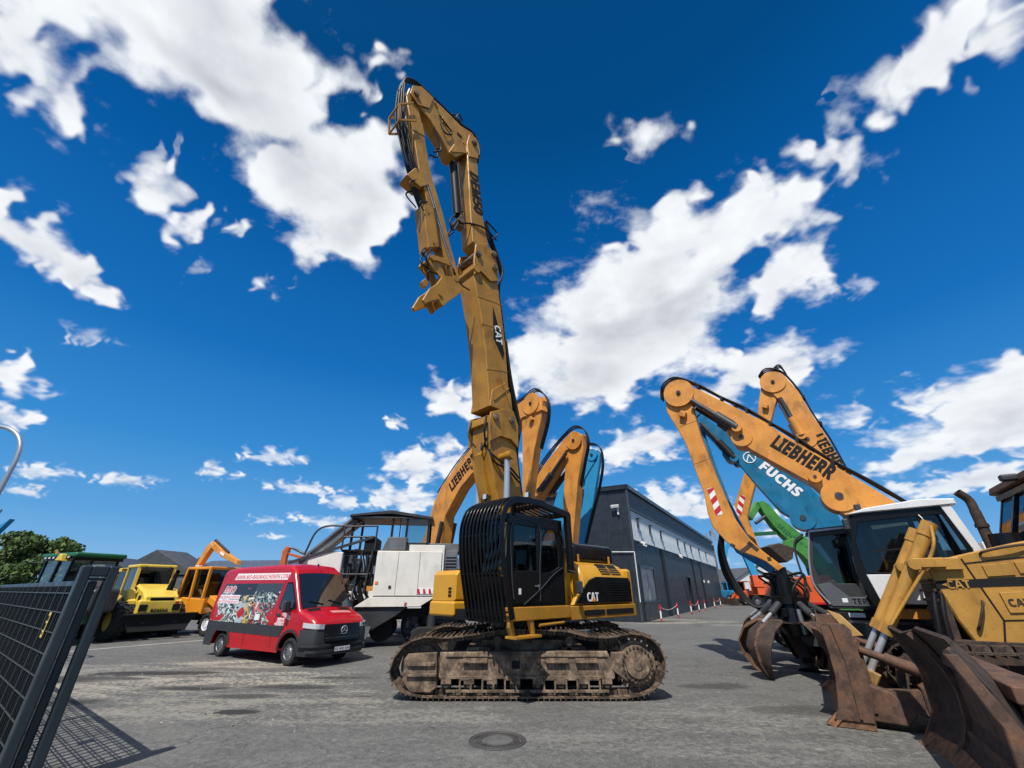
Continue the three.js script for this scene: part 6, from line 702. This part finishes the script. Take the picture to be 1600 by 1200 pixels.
  for (const [x0, x1, y0, y1] of [[-2.52, -2.86, 2.16, 2.34], [-2.92, -3.2, 2.2, 2.38], [-2.58, -2.92, 1.62, 1.92], [-2.98, -3.3, 1.65, 1.95], [-3.36, -3.8, 1.66, 1.96]]) solid('raised_panel', y, hood, (b) => b.box(Math.abs(x1 - x0), y1 - y0, .03, (x0 + x1) / 2, (y0 + y1) / 2, -hz - .012, -.06)); solid('embossed_letters', M.rustDark, hood, (b) => { b.text('CAT', .105, .01, B.mat(-2.75, 1.77, -hz - .03, 0, Math.PI, .05)); });
  solid('handle', M.rustDark, hood, (b) => b.tube([[-2.12, 1.36, -hz - .02], [-2.14, 1.42, -hz - .09], [-2.30, 1.74, -hz - .09], [-2.32, 1.78, -hz - .02]], .022, 20, 6)); solid('top_rail', M.rustDark, hood, (b) => { b.tube([[-2.56, 2.5, -hz - .01], [-2.58, 2.53, -hz - .07], [-3.14, 2.62, -hz - .07], [-3.16, 2.58, -hz - .01]], .02, 20, 6); });
  const pl = solid('maker_plate', M.ink, hood, (b) => b.box(.5, .34, .06, -3.42, 2.32, -hz - .05, -.05)); solid('lettering', M.inkWhite, pl, (b) => b.text('CATERPILLAR', .07, .006, B.mat(-3.42, 2.40, -hz - .088, 0, Math.PI, .05)));
  solid('nose_guard', M.rustDark, t, (b) => { b.box(.1, 1.1, 1.24, -1.86, 1.7, 0, .06); for (let i = 0; i < 6; i++) b.box(.06, .05, 1.2, -1.80, 1.3 + i * .16, 0); }); solid('belly', M.rustDark, t, (b) => b.box(3.4, .7, 1.3, -3.0, .85, 0));
  solid('exhaust', M.rustDark, t, (b) => { b.cyl([-2.95, 2.6, .1], [-2.95, 3.3, .1], .085, .08, 16); b.tube([[-2.95, 3.28, .1], [-2.94, 3.5, .1], [-2.82, 3.66, .06]], .075, 14, 12); b.cyl([-2.95, 3.0, .1], [-2.95, 3.06, .1], .10); }); solid('air_cleaner', M.black, t, (b) => { b.cyl([-3.06, 2.6, -.3], [-3.06, 2.84, -.3], .22, .2, 20); });
  const cw = [[-3.42, 2.78], [-3.68, 3.42], [-5.1, 3.45], [-5.1, 2.6], [-3.5, 2.6]];
  const cab = solid('cab_frame', M.black, t, (b) => { for (const z of [-.72, .72]) b.ext([[-3.18, 2.64], [-3.56, 3.55], [-5.3, 3.58], [-5.3, 1.9], [-3.25, 1.9]], .08, z, .012, [cw]); b.box(1.9, .1, 1.56, -4.45, 3.56, 0); b.box(.1, .5, 1.4, -3.28, 2.4, 0); b.bar([-3.2, 2.66, 0], [-3.56, 3.5, 0], .08); });
  for (const z of [-.72, .72]) solid('cab_side_glass', M.glassDark, cab, (b) => b.ext(cw, .01, z, 0)); solid('cab_front_glass', M.glassDark, cab, (b) => b.surf((u, v) => [mix(-3.2, -3.56, u), mix(2.66, 3.52, u), mix(-.7, .7, v)], 1, 1)); solid('seat', M.seat, cab, (b) => { b.rbox(.5, .2, .6, -4.3, 2.5, 0, .06); b.rbox(.18, .8, .6, -4.6, 2.9, 0, .06); }); solid('orange_panel', M.orangeDeep, cab, (b) => b.box(.06, .6, .5, -4.8, 3.0, .3));
  solid('roll_bar', M.rust, t, (b) => { b.box(1.6, .16, 1.9, -4.7, 3.72, 0); b.box(.5, .14, 1.9, -3.74, 3.66, 0, .3); for (const z of [-.92, .92]) b.bar([-4.6, 1.9, z], [-4.5, 3.74, z], .2, .14); }); solid('roof_lamp', M.plastic, t, (b) => b.rbox(.24, .12, .14, -3.4, 3.74, -.55, .04)); solid('side_box', y, t, (b) => { b.box(1.3, .16, .5, -3.9, 1.24, -1.05); b.box(.8, .5, .4, -4.4, 1.5, -1.0); b.ext([[-3.9, 3.55], [-4.8, 3.6], [-4.8, 2.5], [-4.25, 2.5]], .06, -.86, .01); });
  for (const k of [0, 1]) solid('hose', M.hose, t, (b) => b.tube([[-1.86 + k * .1, 1.9, -.6], [-1.76 + k * .1, 1.5, -.68], [-1.74 + k * .12, 1.0, -.66], [-1.95, .8, -.5]], .04, 20, 7));
  solid('yellow_tie', M.wood, t, (b) => b.ext([[-.28, 1.56], [-.10, 1.62], [-.34, 1.2], [-.52, 1.24]], .3, -1.1, .02)); solid('yellow_bracket', M.wood, t, (b) => b.ext([[-.45, .7], [-.62, .62], [-.5, .44], [-.34, .52]], .2, -.7, .02));
  return t;
}
dozer('old yellow bulldozer with rusty blade and twin lift cylinders, beside the white cab', 11.5, -.12, false);
dozer('tall dark dozer blade standing at the lower right corner, nearest the viewer', 7.72, -1.22, true);
// ================================================================ machines parked along the left side (x to the right in the picture, z toward the viewer)
{ // green roofed tractor behind the gate
  const t = thing('farm_tractor', 'large tractor with green cab roof behind the sliding gate', 'tractor', -19.6, 0, 20.4, R(-24));
  solid('cab_roof', M.greenDark, t, (b) => { b.rbox(2.9, .2, 1.9, .2, 3.30, 0, .09); }); const cb = solid('cab', M.black, t, (b) => { for (const [x, z] of [[-.9, .8], [1.2, .8], [-.9, -.8], [1.2, -.8], [.15, .82]]) b.bar([x, 1.6, z], [x + (x > 0 ? .1 : -.05), 3.22, z], .09); b.box(2.3, .2, 1.66, .15, 1.6, 0); b.box(2.6, .14, 1.8, .2, 3.16, 0); });
  solid('cab_glass', M.glass, cb, (b) => { b.cube(2.1, 1.5, .01, .15, 2.4, .8); b.cube(2.1, 1.5, .01, .15, 2.4, -.8); b.cube(.01, 1.5, 1.55, 1.24, 2.4, 0); b.cube(.01, 1.5, 1.55, -.92, 2.4, 0); }); solid('seat', M.seat, cb, (b) => { b.rbox(.5, .2, .5, -.2, 2.0, 0, .06); b.rbox(.16, .7, .5, -.42, 2.4, 0, .06); b.ring(.55, 2.3, 0, .2, .02, .9, 1.57); });
  for (const x of [-.7, -.35, .0, .95, 1.25]) { const l = solid('roof_lamp', M.plastic, t, (b) => b.box(.2, .1, .06, x, 3.2, .95)); solid('lens', M.lamp, l, (b) => b.box(.16, .07, .02, x, 3.2, .985)); } solid('beacon', M.amber, t, (b) => { b.cyl([-1.15, 3.35, .5], [-1.15, 3.52, .5], .08, .07, 14); }); solid('rotating_beacon_cover', paint([.75, .55, .05], G1), t, (b) => b.ext([[.55, 3.06], [1.05, 3.06], [.98, 3.3], [.75, 3.34]], .3, .98, .03));
  solid('bonnet', M.darkGrey, t, (b) => { b.rbox(1.9, .9, 1.0, 2.2, 1.55, 0, .16); b.ext([[1.2, 1.2], [2.3, 1.0], [2.3, 1.9], [1.9, 2.1], [1.2, 2.1]], 1.3, .1, .05); }); solid('mirror', M.plastic, t, (b) => { b.bar([-1.0, 3.0, .85], [-1.6, 3.05, 1.2], .04); b.box(.3, .02, .12, -1.75, 3.06, 1.2); }); solid('fender', M.greenDark, t, (b) => b.surf((u, v) => { const a = .3 + u * 2.4; return [-.7 + Math.cos(a) * 1.1, 1.0 + Math.sin(a) * 1.1, mix(.75, 1.35, v)]; }, 12, 2, .03));
  lugWheel(t, -.7, .98, 1.1, .98, .62, M.yellowRoller, 1, 20); lugWheel(t, -.7, .98, -1.1, .98, .62, M.yellowRoller, -1, 20); lugWheel(t, 2.3, .75, .95, .75, .5, M.yellowRoller, 1, 18); lugWheel(t, 2.3, .75, -.95, .75, .5, M.yellowRoller, -1, 18); solid('chassis', M.greenDark, t, (b) => b.box(3.6, .6, .7, .8, 1.0, 0));
}
{ // second pale yellow machine, partly hidden
  const t = thing('soil_compactor', 'pale yellow compactor cab half hidden between tractor and yellow roller', 'compactor', -20.6, 0, 25.2, R(-30));
  const c = solid('cab', M.yellowRoller, t, (b) => { b.box(1.9, .18, 1.6, 0, 2.92, 0); for (const x of [-.88, .88]) for (const z of [-.72, .72]) b.bar([x, 1.5, z], [x, 2.9, z], .1); b.box(1.9, .7, 1.5, 0, 1.25, 0); }); solid('cab_glass', M.glassDark, c, (b) => { b.cube(1.7, 1.3, .01, 0, 2.2, .72); b.cube(.01, 1.3, 1.4, .9, 2.2, 0); }); solid('roof_lettering', M.ink, c, (b) => b.text('BOMAG', .14, .01, B.mat(.1, 2.92, .80))); solid('hood', M.yellowRoller, t, (b) => b.box(1.8, .8, 1.3, -1.7, 1.5, 0)); lugWheel(t, -1.3, .7, .8, .7, .5, M.yellowRoller, 1, 16); lugWheel(t, -1.3, .7, -.8, .7, .5, M.yellowRoller, -1, 16); solid('drum', M.steel, t, (b) => b.cyl([1.6, .7, -.95], [1.6, .7, .95], .7, .7, 28)); solid('drum_frame', M.yellowRoller, t, (b) => { for (const z of [-1.05, 1.05]) b.box(2.2, .2, .1, 1.4, .75, z); });
}
{ // yellow roller with blade, facing right and toward the viewer
  const t = thing('yellow_roller', 'bright yellow roller with black dozer blade and cab', 'roller', -17.7, 0, 22.6, R(-36));
  const Yl = M.yellowRoller;
  const hood = solid('hood', Yl, t, (b) => { b.ext([[.0, 1.1], [.0, 2.14], [.25, 2.2], [1.5, 1.92], [1.95, 1.66], [2.0, 1.1], [1.5, 1.05]], 1.35, 0, .08); b.rbox(.3, .6, 1.7, 1.85, 1.25, 0, .1); for (const s of [1, -1]) b.ext([[-.1, 1.15], [-.1, 1.95], [.4, 1.98], [.95, 1.5], [1.0, 1.0], [.8, 1.0], [.7, 1.4], [.3, 1.6], [.0, 1.5]], .35, s * .84, .05); });
  for (const [z, y0] of [[.42, 1.35], [-.42, 1.35]]) { solid('headlamp_recess', M.ink, hood, (b) => b.box(.04, .26, .3, 2.0, y0 - .12, z * 1.5)); } solid('grille', M.ink, hood, (b) => { b.box(.05, .16, .9, 1.97, 1.55, 0, -.3); }); solid('side_vent', M.ink, hood, (b) => { b.box(.3, .2, .03, 1.3, 1.62, .69); b.box(.26, .24, .03, 1.5, 1.28, .69); b.box(.3, .14, .03, .35, 2.0, .69, -.2); }); solid('front_text', M.ink, hood, (b) => b.text('BOMAG', .13, .01, B.mat(2.01, 1.12, 0, 0, Math.PI / 2, 0)));
  const cab = solid('cab', Yl, t, (b) => { b.rbox(1.7, .16, 1.6, -.85, 3.0, 0, .06); for (const [x, z] of [[-1.6, .72], [-.08, .72], [-1.6, -.72], [-.08, -.72]]) b.bar([x + (x > -1 ? .08 : 0), 1.5, z], [x, 2.95, z], .12); b.box(1.7, .6, 1.5, -.8, 1.35, 0); b.ext([[-1.6, .9], [-1.6, 1.7], [-.1, 1.7], [-.6, .9]], .1, .78, .02); }); solid('cab_glass', M.glassDark, cab, (b) => { b.cube(1.4, 1.2, .01, -.85, 2.3, .73); b.cube(.01, 1.2, 1.36, -.02, 2.3, 0); b.cube(1.4, 1.2, .01, -.85, 2.3, -.73); }); solid('roof_lamp', M.plastic, cab, (b) => { for (const z of [-.5, .5]) b.cyl([.02, 2.9, z], [.1, 2.88, z], .09, .1, 12); b.box(.1, .16, 1.3, -.02, 2.88, 0); }); solid('seat', M.seat, cab, (b) => { b.rbox(.5, .2, .5, -1.0, 1.9, 0, .06); b.rbox(.15, .7, .5, -1.25, 2.3, 0, .06); b.ring(-.5, 2.2, 0, .2, .02, 0, 1.3); });
  solid('exhaust', M.ink, t, (b) => { b.cyl([1.35, 1.95, -.35], [1.5, 2.35, -.35], .14, .11); b.tube([[1.5, 2.3, -.35], [1.55, 2.6, -.35], [1.7, 2.75, -.35]], .09); });
  const bl = solid('blade', M.ink, t, (b) => b.surf((u, v) => { const z = mix(-1, 1, u) * mix(1.05, 1.4, v); return [2.55 - .14 * Math.sin(v * 3.14) + .12 * Math.abs(u - .5), mix(.32, 1.02, v), z]; }, 8, 6, .06)); solid('blade_arm', M.darkGrey, bl, (b) => { for (const z of [-.6, .6]) b.bar([1.4, .7, z], [2.5, .6, z], .16); }); solid('tail_lamp', M.inkRed, t, (b) => b.box(.06, .24, .16, 1.98, 1.35, -.62)); solid('chassis', M.ink, t, (b) => b.box(3.6, .5, 1.1, 0, .9, 0));
  for (const [x, z] of [[1.0, .85], [1.0, -.85], [-1.1, .85], [-1.1, -.85]]) lugWheel(t, x, .68, z, .68, .5, Yl, Math.sign(z), 16);
}
{ // backhoe
  const t = thing('backhoe_loader', 'orange yellow backhoe loader with raised digging arm behind the van', 'backhoe loader', -16.0, 0, 24.2, R(-24));
  const O = M.orangeDeep;
  const cab = solid('cab', O, t, (b) => { b.rbox(1.9, .14, 1.7, .2, 2.95, 0, .05); for (const [x0, x, z] of [[-.9, -.7, .8], [1.1, 1.1, .8], [-.9, -.7, -.8], [1.1, 1.1, -.8], [.15, .05, .82]]) b.bar([x0, 1.5, z], [x, 2.92, z], .11); b.ext([[-1.0, .9], [1.3, .9], [1.3, 1.55], [-.5, 1.62], [-1.1, 1.4]], 1.7, 0, .04); }); solid('cab_glass', M.glassDark, cab, (b) => { b.cube(1.8, 1.25, .01, .15, 2.25, .78); b.cube(.01, 1.25, 1.5, 1.08, 2.25, 0); }); solid('roof_beacon', M.lamp, cab, (b) => b.rbox(.3, .1, .2, -.3, 3.06, .6, .04)); solid('seat', M.seat, cab, (b) => { b.rbox(.5, .2, .5, .2, 1.85, 0, .06); b.rbox(.15, .7, .5, -.02, 2.2, 0, .06); });
  solid('hood', O, t, (b) => b.ext([[1.3, .9], [2.9, .9], [2.9, 1.5], [1.3, 1.7]], 1.0, 0, .05)); const AO = M.orange; const br = solid('digging_boom', AO, t, (b) => { b.ext([[-1.75, 1.2], [-1.15, 3.0], [-.6, 4.1], [-.3, 4.3], [-.1, 4.1], [-.4, 3.7], [-.9, 2.9], [-1.5, 1.2]], .28, .2, .02); }); solid('digging_arm', AO, t, (b) => b.ext([[-.4, 4.25], [-.2, 4.32], [1.0, 3.75], [2.2, 3.30], [2.25, 3.1], [.8, 3.52], [-.3, 4.05]], .26, .2, .02)); solid('cylinder', M.darkGrey, t, (b) => { b.cyl([-1.75, 1.5, .2], [-1.05, 3.5, .2], .09); b.cyl([-1.05, 3.5, .2], [-.4, 4.1, .2], .05); b.cyl([-.4, 4.2, .2], [-.2, 4.4, .2], .05); b.cyl([-.2, 4.4, .2], [1.2, 3.72, .2], .06); }); solid('rod', M.chrome, t, (b) => b.cyl([-2.0, 1.0, .2], [-1.75, 1.6, .2], .04)); solid('arm_lettering', M.inkWhite, br, (b) => b.box(.4, .13, .01, .9, 3.66, .345, -.4)); solid('loader_arm', O, t, (b) => { for (const z of [-.6, .6]) b.ext([[1.4, 1.7], [2.4, 1.3], [3.3, .5], [3.1, .4], [2.2, 1.05], [1.3, 1.4]], .14, z, .02); }); solid('bucket', M.rust, t, (b) => b.surf((u, v) => { const a = 1.6 + v * 3.0; return [3.5 + Math.cos(a) * .4, .5 + Math.sin(a) * .4, mix(-1.1, 1.1, u)]; }, 4, 10, .04)); solid('mudguard', M.rustBright, t, (b) => b.surf((u, v) => { const a = -.3 + u * 1.6; return [1.6 + Math.cos(a) * .55, .6 + Math.sin(a) * .6, mix(.75, 1.0, v)]; }, 8, 1, .03)); solid('chassis', M.darkGrey, t, (b) => b.box(4.0, .4, .9, .5, .8, 0));
  lugWheel(t, -.5, .72, .9, .72, .45, M.inkWhite, 1, 16); lugWheel(t, -.5, .72, -.9, .72, .45, M.inkWhite, -1, 16); lugWheel(t, 2.2, .5, .85, .5, .35, M.inkWhite, 1, 14); lugWheel(t, 2.2, .5, -.85, .5, .35, M.inkWhite, -1, 14);
}
{ const t = thing('mini_excavator', 'small red orange excavator arm showing above the van roof', 'excavator', -14.2, 0, 30, 0); const O = paint([.62, .13, .03], G2);
  solid('boom', O, t, (b) => b.ext([[-1.2, 3.2], [-1.25, 4.3], [-1.05, 4.6], [-.8, 4.5], [-.9, 3.9], [-.85, 3.2]], .3, 0, .02)); solid('arm', O, t, (b) => b.ext([[-.95, 4.2], [-.8, 4.05], [1.2, 3.45], [1.9, 3.0], [1.8, 3.5], [1.2, 3.75]], .26, 0, .02)); solid('cylinder', M.darkGrey, t, (b) => b.cyl([-.7, 4.5, 0], [.6, 3.95, 0], .07)); solid('body', O, t, (b) => { b.box(2.0, 1.2, 1.6, 0, 1.7, 0); b.box(1.0, 1.2, 1.0, -.4, 2.6, 0); }); solid('track', M.ink, t, (b) => { for (const z of [-.7, .7]) b.rbox(2.6, .7, .4, 0, .4, z, .3); }); }
// blue crane tips at the left edge
{ const t = thing('loading_crane', 'two blue and grey crane boom tips rising at the left edge above the trees', 'crane', -42, 0, 34, 0); solid('boom', M.blueFar, t, (b) => b.ext([[-.6, .5], [.3, .5], [1.2, 4.6], [2.45, 6.8], [2.5, 6.95], [2.2, 6.7], [.9, 5.3]], .4, 0, .01)); solid('mast', M.midGrey, t, (b) => b.cyl([.5, 1, .6], [1.95, 7.6, .6], .12, .06, 8)); solid('carrier', M.blueFar, t, (b) => b.box(3, 1.2, 2.4, 0, .9, 0)); }
// far end of the yard, between hall and grabs
{
  const mk = (label, x, d, mat, turn, cat) => { const t = thing('far_wheel_loader', label, cat, x, 0, d, turn, 'machines at the far end of the yard'); solid('body', mat, t, (b) => { b.ext([[-1.8, .8], [1.4, .8], [1.5, 1.6], [.2, 1.9], [-1.8, 1.8]], 1.7, 0, .05); }); const c = solid('cab', mat, t, (b) => { b.box(1.3, .12, 1.5, -.1, 3.0, 0); for (const a of [-.7, .5]) for (const z of [-.68, .68]) b.bar([a, 1.7, z], [a, 3, z], .1); }); solid('glass', M.glassDark, c, (b) => { b.cube(1.1, 1.1, .01, -.1, 2.4, .68); b.cube(.01, 1.1, 1.3, .5, 2.4, 0); }); solid('loader_arm', mat, t, (b) => { for (const z of [-.5, .5]) b.bar([1.0, 1.6, z], [2.6, .6, z], .22); }); solid('bucket', M.rustDark, t, (b) => b.box(.8, .8, 2.2, 2.9, .5, 0)); for (const a of [1.2, -1.2]) for (const z of [1, -1]) wheel(t, a, .65, z * .9, .65, .45, M.inkWhite, z); };
  mk('orange loader at the far end of the yard beside the hall', 33.2, 66, M.redOrange, R(200), 'loader'); mk('second orange loader, partly behind the hoses at the far end', 36.5, 67, M.orangeDeep, R(160), 'loader'); mk('yellow orange loader right of the orange ones, far behind the grabs', 40.5, 70, M.orange, R(190), 'loader'); mk('light blue small machine at the far hall end', 34.8, 74, M.blueFar, R(100), 'machine');
  const t = thing('far_crane', 'pale blue crane with slanting boom far behind the grabs', 'crane', 33.6, 0, 62, R(-10)); solid('boom', M.blueFar, t, (b) => { b.ext([[-.6, 2.2], [.4, 2.2], [-.6, 6.2], [-1.5, 9.0], [-1.9, 9.1], [-1.5, 6.4]], .6, 0, .02); }); solid('stick', M.blueFar, t, (b) => b.ext([[-1.6, 9.0], [-1.9, 9.1], [-3.6, 7.4], [-4.4, 4.6], [-4.2, 4.5], [-3.2, 7.0]], .4, 0, .02)); solid('body', M.redOrange, t, (b) => { b.box(2.6, 1.2, 2.2, .4, 2.0, 0); b.box(1.2, 1.4, 1.2, -.6, 3.0, .6); }); solid('chassis', M.ink, t, (b) => b.box(3.2, .5, 1.6, 0, 1.1, 0)); for (const a of [1.2, -1.2]) for (const z of [1, -1]) wheel(t, a, .6, z * .9, .6, .4, M.midGrey, z);
}
renderer.render(scene, camera);
